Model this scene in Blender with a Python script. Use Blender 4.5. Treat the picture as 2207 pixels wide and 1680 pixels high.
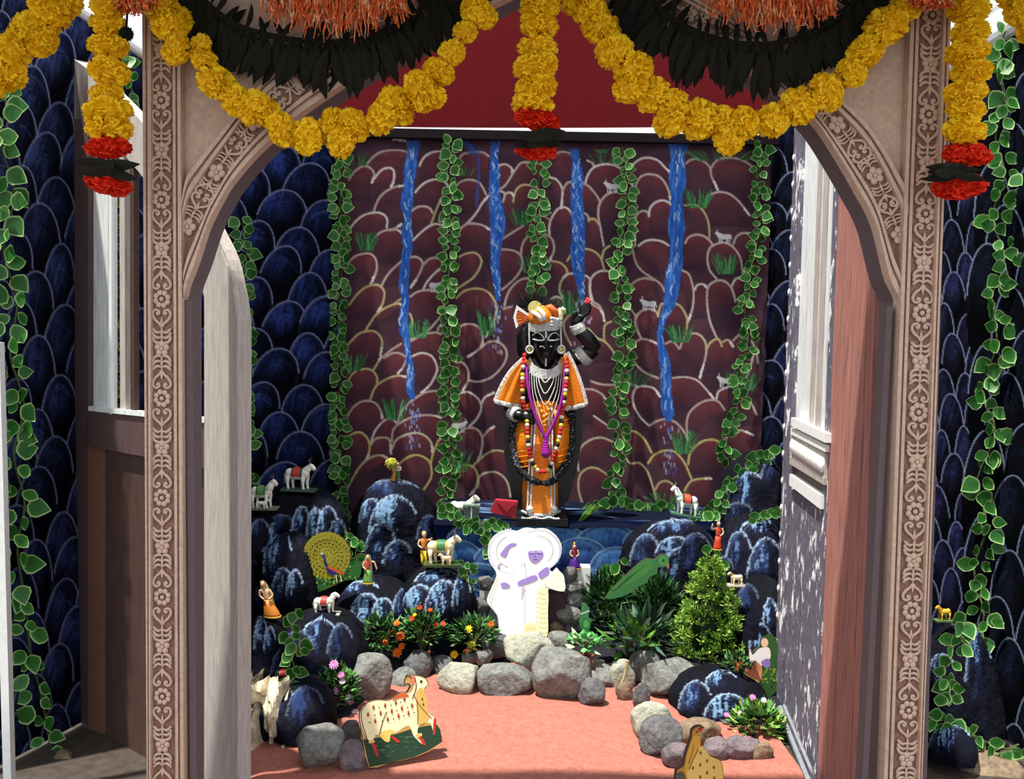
import bpy, bmesh, math, random
import numpy as np
from mathutils import Vector, Matrix, noise as mnoise, geometry as mgeo

random.seed(7); np.random.seed(7)
scene = bpy.context.scene
for o in list(bpy.data.objects): bpy.data.objects.remove(o)
COLL = scene.collection

# ------------------------------------------------------------------ camera
IW, IH, FPX = 2207.0, 1680.0, 2100.0
CAM = Vector((0.0, 0.0, 1.6)); PITCH, ROLL = 5.0, 1.1
cd = bpy.data.cameras.new('camera'); cam = bpy.data.objects.new('camera', cd); COLL.objects.link(cam)
cd.sensor_fit = 'HORIZONTAL'; cd.sensor_width = 36.0; cd.lens = 36.0 * FPX / IW; cd.clip_start = 0.05
RM = Matrix.Rotation(math.radians(90 - PITCH), 3, 'X') @ Matrix.Rotation(math.radians(ROLL), 3, 'Z')
cam.location = CAM; cam.rotation_euler = RM.to_euler()
scene.camera = cam

# ------------------------------------------------------------------ light
wd = bpy.data.worlds.new('sky'); scene.world = wd; wd.use_nodes = True
bg = wd.node_tree.nodes['Background']; bg.inputs[0].default_value = (0.93, 0.96, 1.0, 1); bg.inputs[1].default_value = 1.2
sd = bpy.data.lights.new('sun', 'SUN'); sun = bpy.data.objects.new('sun', sd); COLL.objects.link(sun)
sd.energy = 7.5; sd.angle = math.radians(1.2); sd.color = (1.0, 0.95, 0.86)
SUNDIR = Vector((0.25, 0.13, -0.95)).normalized()
sun.rotation_euler = SUNDIR.to_track_quat('-Z', 'Y').to_euler(); sun.location = (-2, -1, 6)
vs = scene.view_settings; vs.view_transform = 'Standard'; vs.look = 'None'; vs.gamma = 1.0; vs.exposure = 0.18
vs.use_curve_mapping = False

# ------------------------------------------------------------------ pixel -> place
def ray(px, py): return RM @ Vector(((px - IW / 2) / FPX, (IH / 2 - py) / FPX, -1.0))
def W(px, py, Y):
    d = ray(px, py); return CAM + d * ((Y - CAM.y) / d.y)
def Gz(px, py, z=0.0):
    d = ray(px, py); return CAM + d * ((z - CAM.z) / d.z)
def HP(px, py, p0, n):
    d = ray(px, py); return CAM + d * ((p0 - CAM).dot(n) / d.dot(n))
RMT = np.array(RM.transposed())
def proj(P):
    q = (np.asarray(P) - np.array(CAM)) @ RMT.T
    return IW / 2 + FPX * q[:, 0] / -q[:, 2], IH / 2 - FPX * q[:, 1] / -q[:, 2]
def S(px, Y): return px * Y / FPX            # pixels -> metres at depth Y

# ------------------------------------------------------------------ colour
def lin(c):
    r = []
    for v in c[:3]:
        v = v / 255.0; r.append(v / 12.92 if v <= 0.04045 else ((v + 0.055) / 1.055) ** 2.4)
    return tuple(r) + (1.0,)
def linA(A):
    A = np.clip(A, 0, 255) / 255.0
    return np.where(A <= 0.04045, A / 12.92, ((A + 0.055) / 1.055) ** 2.4)

MATS = {}
def mat(name, rgb=None, rough=0.7, var=0.18, scale=18.0, bump=0.0, bscale=None, metal=0.0, stretch=(1, 1, 1), spec=0.35,
        rgb2=None, thr=None, trans=0.0, detail=6.0):
    """Node material: a colour (or the mesh's painted colour when rgb is None), broken up by noise, with optional bump."""
    if name in MATS: return MATS[name]
    m = bpy.data.materials.new(name); m.use_nodes = True; nt = m.node_tree; N = nt.nodes; L = nt.links
    b = N['Principled BSDF']; b.inputs['Roughness'].default_value = rough; b.inputs['Metallic'].default_value = metal
    b.inputs['Specular IOR Level'].default_value = spec
    tc = N.new('ShaderNodeTexCoord'); mp = N.new('ShaderNodeMapping'); mp.inputs['Scale'].default_value = stretch
    L.new(tc.outputs['Object'], mp.inputs['Vector'])
    nz = N.new('ShaderNodeTexNoise'); nz.inputs['Scale'].default_value = scale; nz.inputs['Detail'].default_value = detail
    nz.inputs['Roughness'].default_value = 0.65
    L.new(mp.outputs[0], nz.inputs['Vector'])
    if rgb is None:
        src = N.new('ShaderNodeAttribute'); src.attribute_name = 'Col'; src_out = src.outputs['Color']
    else:
        src = N.new('ShaderNodeRGB'); src.outputs[0].default_value = lin(rgb); src_out = src.outputs[0]
    if rgb2 is not None:
        rp = N.new('ShaderNodeMapRange'); lo, hi = thr or (0.45, 0.6)
        rp.inputs['From Min'].default_value = lo; rp.inputs['From Max'].default_value = hi
        L.new(nz.outputs['Fac'], rp.inputs['Value'])
        mx0 = N.new('ShaderNodeMix'); mx0.data_type = 'RGBA'
        L.new(rp.outputs[0], mx0.inputs[0]); L.new(src_out, mx0.inputs[6]); mx0.inputs[7].default_value = lin(rgb2)
        src_out = mx0.outputs[2]
    mr = N.new('ShaderNodeMapRange'); mr.inputs['From Min'].default_value = 0.3; mr.inputs['From Max'].default_value = 0.7
    mr.inputs['To Min'].default_value = 1 - var; mr.inputs['To Max'].default_value = 1 + var
    nz2 = N.new('ShaderNodeTexNoise'); nz2.inputs['Scale'].default_value = scale * 2.7; nz2.inputs['Detail'].default_value = 4
    L.new(mp.outputs[0], nz2.inputs['Vector']); L.new(nz2.outputs['Fac'], mr.inputs['Value'])
    mu = N.new('ShaderNodeMix'); mu.data_type = 'RGBA'; mu.blend_type = 'MULTIPLY'; mu.inputs[0].default_value = 1.0
    L.new(src_out, mu.inputs[6]); L.new(mr.outputs[0], mu.inputs[7]); L.new(mu.outputs[2], b.inputs['Base Color'])
    if bump:
        bp = N.new('ShaderNodeBump'); bp.inputs['Strength'].default_value = bump; bp.inputs['Distance'].default_value = 0.01
        if bscale:
            nb = N.new('ShaderNodeTexNoise'); nb.inputs['Scale'].default_value = bscale; nb.inputs['Detail'].default_value = 5
            L.new(mp.outputs[0], nb.inputs['Vector']); L.new(nb.outputs['Fac'], bp.inputs['Height'])
        else: L.new(nz.outputs['Fac'], bp.inputs['Height'])
        L.new(bp.outputs[0], b.inputs['Normal'])
    if trans:
        tr = N.new('ShaderNodeBsdfTranslucent'); L.new(mu.outputs[2], tr.inputs[0])
        ms = N.new('ShaderNodeMixShader'); ms.inputs[0].default_value = trans
        L.new(b.outputs[0], ms.inputs[1]); L.new(tr.outputs[0], ms.inputs[2]); L.new(ms.outputs[0], N['Material Output'].inputs[0])
    MATS[name] = m; return m

# ------------------------------------------------------------------ mesh building
class MB:
    def __init__(s): s.v = []; s.f = []; s.c = []
    def add(s, vs, fs, col=(255, 255, 255)):
        n = len(s.v); s.v += [tuple(p) for p in vs]; s.f += [tuple(i + n for i in f) for f in fs]
        if col is not None and len(col) and isinstance(col[0], (tuple, list)): s.c += [lin(c) for c in col]
        else: s.c += [lin(col)] * len(vs)
        return s
    def box(s, x0, x1, y0, y1, z0, z1, col=(255, 255, 255)):
        p = [(x, y, z) for x in (x0, x1) for y in (y0, y1) for z in (z0, z1)]
        return s.add(p, [(0, 1, 3, 2), (4, 6, 7, 5), (0, 4, 5, 1), (2, 3, 7, 6), (0, 2, 6, 4), (1, 5, 7, 3)], col)
    def prism(s, front, off, col=(255, 255, 255)):
        """closed outline 'front' (world points) pushed by vector off"""
        n = len(front); off = Vector(off); vs = [Vector(p) for p in front]; vs += [p + off for p in vs]
        fs = [tuple(range(n)), tuple(range(2 * n - 1, n - 1, -1))]
        fs += [(i, i + n, (i + 1) % n + n, (i + 1) % n) for i in range(n)]
        return s.add(vs, fs, col)
    def strip(s, A, B, off, col=(255, 255, 255)):
        """raised band between two polylines A,B of equal length, pushed by off"""
        n = len(A); off = Vector(off); vs = [Vector(p) for p in A] + [Vector(p) for p in B]
        vs += [p + off for p in vs]; fs = []
        for i in range(n - 1):
            fs += [(i, i + 1, n + i + 1, n + i), (2 * n + i, 3 * n + i, 3 * n + i + 1, 2 * n + i + 1),
                   (i, 2 * n + i, 2 * n + i + 1, i + 1), (n + i, n + i + 1, 3 * n + i + 1, 3 * n + i)]
        fs += [(0, n, 3 * n, 2 * n), (n - 1, 3 * n - 1, 4 * n - 1, 2 * n - 1)]
        return s.add(vs, fs, col)
    def tube(s, path, rad, n=8, col=(255, 255, 255), flat=1.0, cap=True):
        P = [Vector(p) for p in path]; m = len(P)
        if not hasattr(rad, '__len__'): rad = [rad] * m
        up = None; rings = []
        for i in range(m):
            t = (P[min(i + 1, m - 1)] - P[max(i - 1, 0)]).normalized()
            if up is None:
                up = Vector((0, -1, 0)) if abs(t.y) < 0.9 else Vector((0, 0, 1))
            u = (up - t * up.dot(t)).normalized(); w = t.cross(u); up = u
            rings.append([P[i] + (u * math.cos(a) * flat + w * math.sin(a)) * rad[i] for a in [2 * math.pi * k / n for k in range(n)]])
        vs = [p for r in rings for p in r]; fs = []
        for i in range(m - 1):
            for k in range(n): fs.append((i * n + k, i * n + (k + 1) % n, (i + 1) * n + (k + 1) % n, (i + 1) * n + k))
        if cap: fs += [tuple(range(n - 1, -1, -1)), tuple((m - 1) * n + k for k in range(n))]
        return s.add(vs, fs, col)
    def ball(s, c, r, nu=12, nv=8, col=(255, 255, 255)):
        c = Vector(c); r = Vector(r) if hasattr(r, '__len__') else Vector((r, r, r)); vs = [c + Vector((0, 0, r.z))]; fs = []
        for j in range(1, nv):
            t = math.pi * j / nv
            for i in range(nu):
                a = 2 * math.pi * i / nu
                vs.append(c + Vector((r.x * math.sin(t) * math.cos(a), r.y * math.sin(t) * math.sin(a), r.z * math.cos(t))))
        vs.append(c - Vector((0, 0, r.z))); e = len(vs) - 1
        for i in range(nu):
            fs.append((0, 1 + i, 1 + (i + 1) % nu)); fs.append((e, e - nu + (i + 1) % nu, e - nu + i))
        for j in range(nv - 2):
            for i in range(nu):
                a = 1 + j * nu; fs.append((a + i, a + nu + i, a + nu + (i + 1) % nu, a + (i + 1) % nu))
        return s.add(vs, fs, col)
    def loft(s, secs, n=20, col=(255, 255, 255), cap=True):
        """stack of horizontal ellipses (center, rx, ry)"""
        vs = []; fs = []
        for c, rx, ry in secs:
            for k in range(n):
                a = 2 * math.pi * k / n; vs.append(Vector(c) + Vector((rx * math.cos(a), ry * math.sin(a), 0)))
        for i in range(len(secs) - 1):
            for k in range(n): fs.append((i * n + k, i * n + (k + 1) % n, (i + 1) * n + (k + 1) % n, (i + 1) * n + k))
        if cap: fs += [tuple(range(n - 1, -1, -1)), tuple((len(secs) - 1) * n + k for k in range(n))]
        return s.add(vs, fs, col)
    def lathe(s, c, prof, n=16, col=(255, 255, 255)):
        return s.loft([(Vector(c) + Vector((0, 0, z)), r, r) for r, z in prof], n, col)
    def mesh(s, name, origin=Vector((0, 0, 0)), smooth=False):
        me = bpy.data.meshes.new(name); o = Vector(origin)
        me.from_pydata([(p[0] - o.x, p[1] - o.y, p[2] - o.z) for p in s.v], [], s.f)
        ca = me.color_attributes.new('Col', 'FLOAT_COLOR', 'POINT')
        ca.data.foreach_set('color', np.array(s.c, dtype=np.float32).ravel())
        if smooth: me.polygons.foreach_set('use_smooth', [True] * len(me.polygons))
        me.update(); return me

WL = {}
def fixnormals(me):
    bm = bmesh.new(); bm.from_mesh(me); bmesh.ops.recalc_face_normals(bm, faces=bm.faces); bm.to_mesh(me); bm.free()
def thing(name, label, cat, loc=(0, 0, 0), group=None):
    o = bpy.data.objects.new(name, None); COLL.objects.link(o); o.empty_display_size = 0.05; o.location = loc
    o['label'] = label; o['category'] = cat
    if group: o['group'] = group
    WL[o.name] = Vector(loc); return o
def link(name, me, m, parent=None, loc=None):
    o = bpy.data.objects.new(name, me); COLL.objects.link(o)
    if m and not me.materials: me.materials.append(m)
    if parent: o.parent = parent; WL[o.name] = WL[parent.name]
    else: WL[o.name] = Vector((0, 0, 0))
    if loc is not None: o.location = loc
    return o
def part(name, mb, m, parent=None, smooth=False, kind=None, label=None, origin=None):
    org = WL[parent.name] if parent else (Vector(origin) if origin is not None else Vector((0, 0, 0)))
    me = mb.mesh(name, org, smooth); fixnormals(me)
    o = link(name, me, m, parent)
    if not parent: o.location = org; WL[o.name] = org
    if kind: o['kind'] = kind
    if label: o['label'] = label
    return o
def inst(name, me, parent, loc, rot=None, scl=(1, 1, 1)):
    """one shared-mesh piece at a world position under parent"""
    o = bpy.data.objects.new(name, me); COLL.objects.link(o); o.parent = parent; WL[o.name] = WL[parent.name]
    o.location = Vector(loc) - WL[parent.name]
    if rot is not None: o.rotation_euler = rot
    o.scale = scl if hasattr(scl, '__len__') else (scl, scl, scl); return o
def tag(o, label, cat, group=None):
    o['label'] = label; o['category'] = cat
    if group: o['group'] = group
    return o
def struct(o): o['kind'] = 'structure'; return o

def smooth(pts, per=6, closed=False):
    P = [np.array(p, float) for p in pts]; n = len(P); out = []
    if n < 3 and not closed: return [tuple(p) for p in P]
    rng = range(n) if closed else range(n - 1)
    for i in rng:
        if closed: a, b, c, d = P[(i - 1) % n], P[i], P[(i + 1) % n], P[(i + 2) % n]
        else: a, b, c, d = P[max(i - 1, 0)], P[i], P[i + 1], P[min(i + 2, n - 1)]
        for k in range(per):
            t = k / per
            out.append(tuple(0.5 * (2 * b + (c - a) * t + (2 * a - 5 * b + 4 * c - d) * t * t + (3 * b - a - 3 * c + d) * t ** 3)))
    if not closed: out.append(tuple(P[-1]))
    return out
def resample(pts, n):
    P = np.array(pts, float); s = np.r_[0, np.cumsum(np.linalg.norm(np.diff(P, axis=0), axis=1))]
    t = np.linspace(0, s[-1], n); return [tuple(np.interp(x, s, P[:, k]) for k in range(P.shape[1])) for x in t]

# ------------------------------------------------------------------ painting cloth and boards (flat print)
def vnoise(x, y, seed=0):
    x = np.asarray(x, float); y = np.asarray(y, float); xi = np.floor(x).astype(np.int64); yi = np.floor(y).astype(np.int64); u = x - xi; v = y - yi
    u = u * u * (3 - 2 * u); v = v * v * (3 - 2 * v)
    def h(a, b):
        q = (a * 374761393 + b * 668265263 + seed * 974711) & 0x7fffffff
        q = ((q ^ (q >> 13)) * 1274126177) & 0x7fffffff
        return ((q ^ (q >> 16)) & 0xffff) / 65535.0
    return (h(xi, yi) * (1 - u) + h(xi + 1, yi) * u) * (1 - v) + (h(xi, yi + 1) * (1 - u) + h(xi + 1, yi + 1) * u) * v
class Paint:
    def __init__(s, X, Y, base):
        s.X = np.asarray(X, float).ravel(); s.Y = np.asarray(Y, float).ravel(); s.C = np.tile(np.array(base, float), (s.X.size, 1))
    def box(s, pts, pad):
        P = np.array(pts); return np.where((s.X > P[:, 0].min() - pad) & (s.X < P[:, 0].max() + pad) & (s.Y > P[:, 1].min() - pad) & (s.Y < P[:, 1].max() + pad))[0]
    def mix(s, idx, col, a):
        a = np.clip(a, 0, 1)[:, None]; s.C[idx] = s.C[idx] * (1 - a) + np.asarray(col, float) * a
    def dist(s, idx, pts):
        x = s.X[idx]; y = s.Y[idx]; d = np.full(x.size, 1e9)
        for (ax, ay), (bx, by) in zip(pts[:-1], pts[1:]):
            dx, dy = bx - ax, by - ay; t = np.clip(((x - ax) * dx + (y - ay) * dy) / (dx * dx + dy * dy + 1e-9), 0, 1)
            d = np.minimum(d, np.hypot(x - ax - t * dx, y - ay - t * dy))
        return d
    def stroke(s, pts, w, col, a=1.0, soft=1.2, rag=0.0, seed=1):
        idx = s.box(pts, w + 3)
        if not idx.size: return
        d = s.dist(idx, pts)
        if rag: d = d + rag * w * (vnoise(s.X[idx] * .35, s.Y[idx] * .35, seed) - .5)
        s.mix(idx, col, a * np.clip((w / 2 + soft / 2 - d) / soft, 0, 1))
    def inside(s, idx, pts):
        x = s.X[idx]; y = s.Y[idx]; r = np.zeros(x.size, bool); n = len(pts)
        for i in range(n):
            x0, y0 = pts[i]; x1, y1 = pts[(i + 1) % n]
            if y0 == y1: continue
            c = ((y0 > y) != (y1 > y)) & (x < (x1 - x0) * (y - y0) / (y1 - y0) + x0); r ^= c
        return r
    def lin(s): return np.c_[linA(s.C), np.ones(len(s.C))]
def painted_grid(name, xs, ys, place, paintfn, base, m, parent=None, solid=0.0):
    """cloth or board surveyed on a fine grid; place(px,py)->Vector; paintfn paints it"""
    X, Y = np.meshgrid(xs, ys); p = Paint(X, Y, base); paintfn(p)
    V = [place(a, b) for a, b in zip(X.ravel(), Y.ravel())]; nx, ny = len(xs), len(ys)
    F = [(j * nx + i, j * nx + i + 1, (j + 1) * nx + i + 1, (j + 1) * nx + i) for j in range(ny - 1) for i in range(nx - 1)]
    me = bpy.data.meshes.new(name); org = WL[parent.name] if parent else Vector((0, 0, 0))
    me.from_pydata([tuple(v - org) for v in V], [], F)
    ca = me.color_attributes.new('Col', 'FLOAT_COLOR', 'POINT'); ca.data.foreach_set('color', p.lin().astype(np.float32).ravel())
    me.polygons.foreach_set('use_smooth', [True] * len(me.polygons)); me.update()
    o = link(name, me, m, parent)
    if solid:
        md = o.modifiers.new('thickness', 'SOLIDIFY'); md.thickness = solid; md.offset = -1
    return o
# ================================================================== the setting
GY, GB = 2.70, 2.89                       # front and back of the gateway
CY, LZ, LF = 5.45, 0.494, 4.90            # curtain depth, ledge height, ledge front
M_floor = mat('floor_cloth', (164, 102, 88), 0.9, 0.16, 26, 0.5, 9, rgb2=(146, 86, 76), thr=(0.4, 0.75))
M_ground = mat('bare_ground', (62, 54, 48), 0.95, 0.3, 9, 0.4)
M_paint = mat('painted_cloth', None, 0.95, 0.25, 160, 0.25, 300, spec=.04)
M_board = mat('painted_board', None, 0.6, 0.08, 120)
M_rock = mat('painted_rock', None, 0.85, 0.3, 60, 0.9, 38, spec=.12)
M_dark = mat('dark_cloth', (30, 18, 22), 0.9, 0.2, 40)
M_white = mat('white_paint', (232, 234, 232), 0.5, 0.06, 20)

# floor cloth, wrinkled
def floor():
    nx, ny = 120, 110; vs = []; fs = []
    for j in range(ny):
        y = 2.2 + 3.4 * j / (ny - 1)
        for i in range(nx):
            x = -1.02 + 2.05 * i / (nx - 1)
            z = 0.010 * mnoise.noise(Vector((x * 1.6, y * 4.2, 0))) + 0.006 * mnoise.noise(Vector((x * 4, y * 9, 3)))
            r = mnoise.noise(Vector((x * 1.1 + 7, y * 1.5, 1))); z += 0.010 * math.exp(-(r * 9) ** 2)
            vs.append((x, y, z - 0.008))
    fs = [(j * nx + i, j * nx + i + 1, (j + 1) * nx + i + 1, (j + 1) * nx + i) for j in range(ny - 1) for i in range(nx - 1)]
    struct(part('floor', MB().add(vs, fs, (255, 255, 255)), M_floor, smooth=True))
    mb = MB(); mb.box(-7, 7, -4, 9, -0.12, -0.04); struct(part('ground', mb, M_ground))
floor()

# ---- painted side walls -------------------------------------------------
def bluelobe(p, cx, ty, hw, h, tilt=0.0, bright=1.0, seed=0, rim=(146, 152, 186), mid=(70, 84, 132), deep=(8, 9, 22)):
    """one boulder of the mural: dark egg, brushed lighter near its crown, pale chalk rim"""
    n = 26; pts = []
    for k in range(n):
        a = math.pi * (1 - k / (n - 1)) ; u = math.cos(a); v = math.sin(a)
        pts.append((cx + hw * u + tilt * v * hw, ty + h * 0.62 * (1 - v ** 0.9)))
    low = [(cx + hw * 0.93, ty + h * 0.85), (cx + hw * 0.5, ty + h * 1.1), (cx - hw * 0.5, ty + h * 1.1), (cx - hw * 0.93, ty + h * 0.85)]
    poly = pts + low; idx = p.box(poly, 2)
    if not idx.size: return
    idx = idx[p.inside(idx, poly)]
    if not idx.size: return
    x = (p.X[idx] - cx) / hw; y = (p.Y[idx] - ty) / h
    g = np.clip(1.2 - 1.35 * np.hypot((x + 0.2) * 0.8, (y - 0.24) * 2.0), 0, 1)
    st = vnoise(p.X[idx] * .22 + p.Y[idx] * .05, p.Y[idx] * .05 + x * 3, seed); st2 = vnoise(p.X[idx] * .5, p.Y[idx] * .12, seed + 9)
    g = np.clip(g * (0.45 + 0.9 * st) * (0.7 + 0.6 * st2), 0, 1) * bright
    p.C[idx] = np.array(deep) * (1 - g[:, None]) + np.array(mid) * g[:, None]
    e = np.clip(1 - (p.dist(idx, pts)) / (hw * 0.22), 0, 1) * (0.3 + 0.5 * vnoise(p.X[idx] * .2, p.Y[idx] * .2, seed + 3)) * bright
    p.mix(idx, (98, 112, 168), e * 0.7)
    rr = random.Random(seed)
    for q in range(7):
        f = rr.uniform(.25, .85); o = rr.uniform(.05, .3) * h; a0 = rr.uniform(1.4, 2.6)
        p.stroke([(cx + tilt * hw * .5 + hw * f * math.cos(a_), ty + o + h * .5 * f * (1 - math.sin(a_))) for a_ in np.linspace(a0, a0 - rr.uniform(.6, 1.2), 7)], rr.uniform(1.5, 4), rr.choice([mid, (96, 112, 170), deep]), .45 * min(1, bright), 3, .9, seed + q)
    p.stroke(pts[2:-2], 2.4 + 0.014 * hw, rim, 0.85, rag=0.25, seed=seed)
def lobe_field(p, x0, x1, y0, y1, dx, dy, hw, h, seed, bright=1.0, tilt=0.0, **kw):
    r = random.Random(seed); row = 0; y = y0
    while y < y1:
        x = x0 + (dx * 0.5 if row % 2 else 0)
        while x < x1:
            bluelobe(p, x + r.uniform(-.14, .14) * dx, y + r.uniform(-.22, .22) * dy, hw * r.uniform(.85, 1.15), h * r.uniform(.9, 1.12),
                     tilt + r.uniform(-.15, .2), bright * r.uniform(.7, 1.15), r.randint(0, 9999), **kw)
            x += dx
        y += dy; row += 1
LW0, LW1 = Vector((-0.975, 5.47, 0)), Vector((-1.80, 3.12, 0))
RW0, RW1 = Vector((1.40, 5.47, 0)), Vector((2.06, 3.12, 0))
def wall_plane(a, b):
    d = (b - a).normalized(); return a, Vector((d.y, -d.x, 0))
def wall(name, a, b, xs, ys, fn):
    p0, n = wall_plane(a, b)
    return struct(painted_grid(name, xs, ys, lambda px, py: HP(px, py, p0, n), fn, (10, 11, 24), M_paint, solid=0.02))
def topcut(o, pts):
    return o
def leftpaint(p):
    lobe_field(p, -60, 420, -60, 1700, 92, 72, 41, 190, 3, 0.9, 0.15)
    lobe_field(p, 440, 790, 250, 1500, 104, 57, 49, 130, 5, 0.95, 0.15, mid=(54, 74, 136))
def rightpaint(p):
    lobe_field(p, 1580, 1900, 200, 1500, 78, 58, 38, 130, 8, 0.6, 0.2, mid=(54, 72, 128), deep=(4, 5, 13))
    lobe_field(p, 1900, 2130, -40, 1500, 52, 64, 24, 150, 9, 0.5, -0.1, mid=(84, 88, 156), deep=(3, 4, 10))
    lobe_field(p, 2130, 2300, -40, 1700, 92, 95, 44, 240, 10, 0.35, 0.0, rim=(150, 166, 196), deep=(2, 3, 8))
# the walls' sloping upper edge is where their survey grid starts
def wall_rows(name, a, b, xs, top, bottom, n, fn):
    p0, nn = wall_plane(a, b); X = []; Y = []
    tx = [q[0] for q in top]; ty = [q[1] for q in top]
    ny = n
    for j in range(ny):
        for x in xs:
            t = np.interp(x, tx, ty); X.append(x); Y.append(t + (bottom - t) * j / (ny - 1))
    p = Paint(X, Y, (10, 11, 24)); fn(p); nx = len(xs); p.C[:] = 255 * (np.clip(p.C, 0, 255) / 255) ** 1.22
    V = []
    for x, y in zip(X, Y):
        v = HP(x, y, p0, nn)
        if v.z < -0.03: v.z = -0.03
        V.append(tuple(v))
    F = [(j * nx + i, j * nx + i + 1, (j + 1) * nx + i + 1, (j + 1) * nx + i) for j in range(ny - 1) for i in range(nx - 1)]
    me = bpy.data.meshes.new(name); me.from_pydata(V, [], F)
    ca = me.color_attributes.new('Col', 'FLOAT_COLOR', 'POINT'); ca.data.foreach_set('color', p.lin().astype(np.float32).ravel())
    me.polygons.foreach_set('use_smooth', [True] * len(me.polygons)); me.update()
    return struct(link(name, me, M_paint))
wall_rows('wall_left', LW0, LW1, np.r_[np.arange(-40, 420, 2.5), np.arange(420, 738, 2.2)], [(-40, -110), (150, 20), (310, 128), (738, 262)], 1760, 640, leftpaint)
wall_rows('wall_right', RW0, RW1, np.arange(1636, 2260, 2.4), [(1636, 262), (1720, 250), (2040, 150), (2130, 108), (2207, 60), (2260, 30)], 1760, 620, rightpaint)

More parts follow.
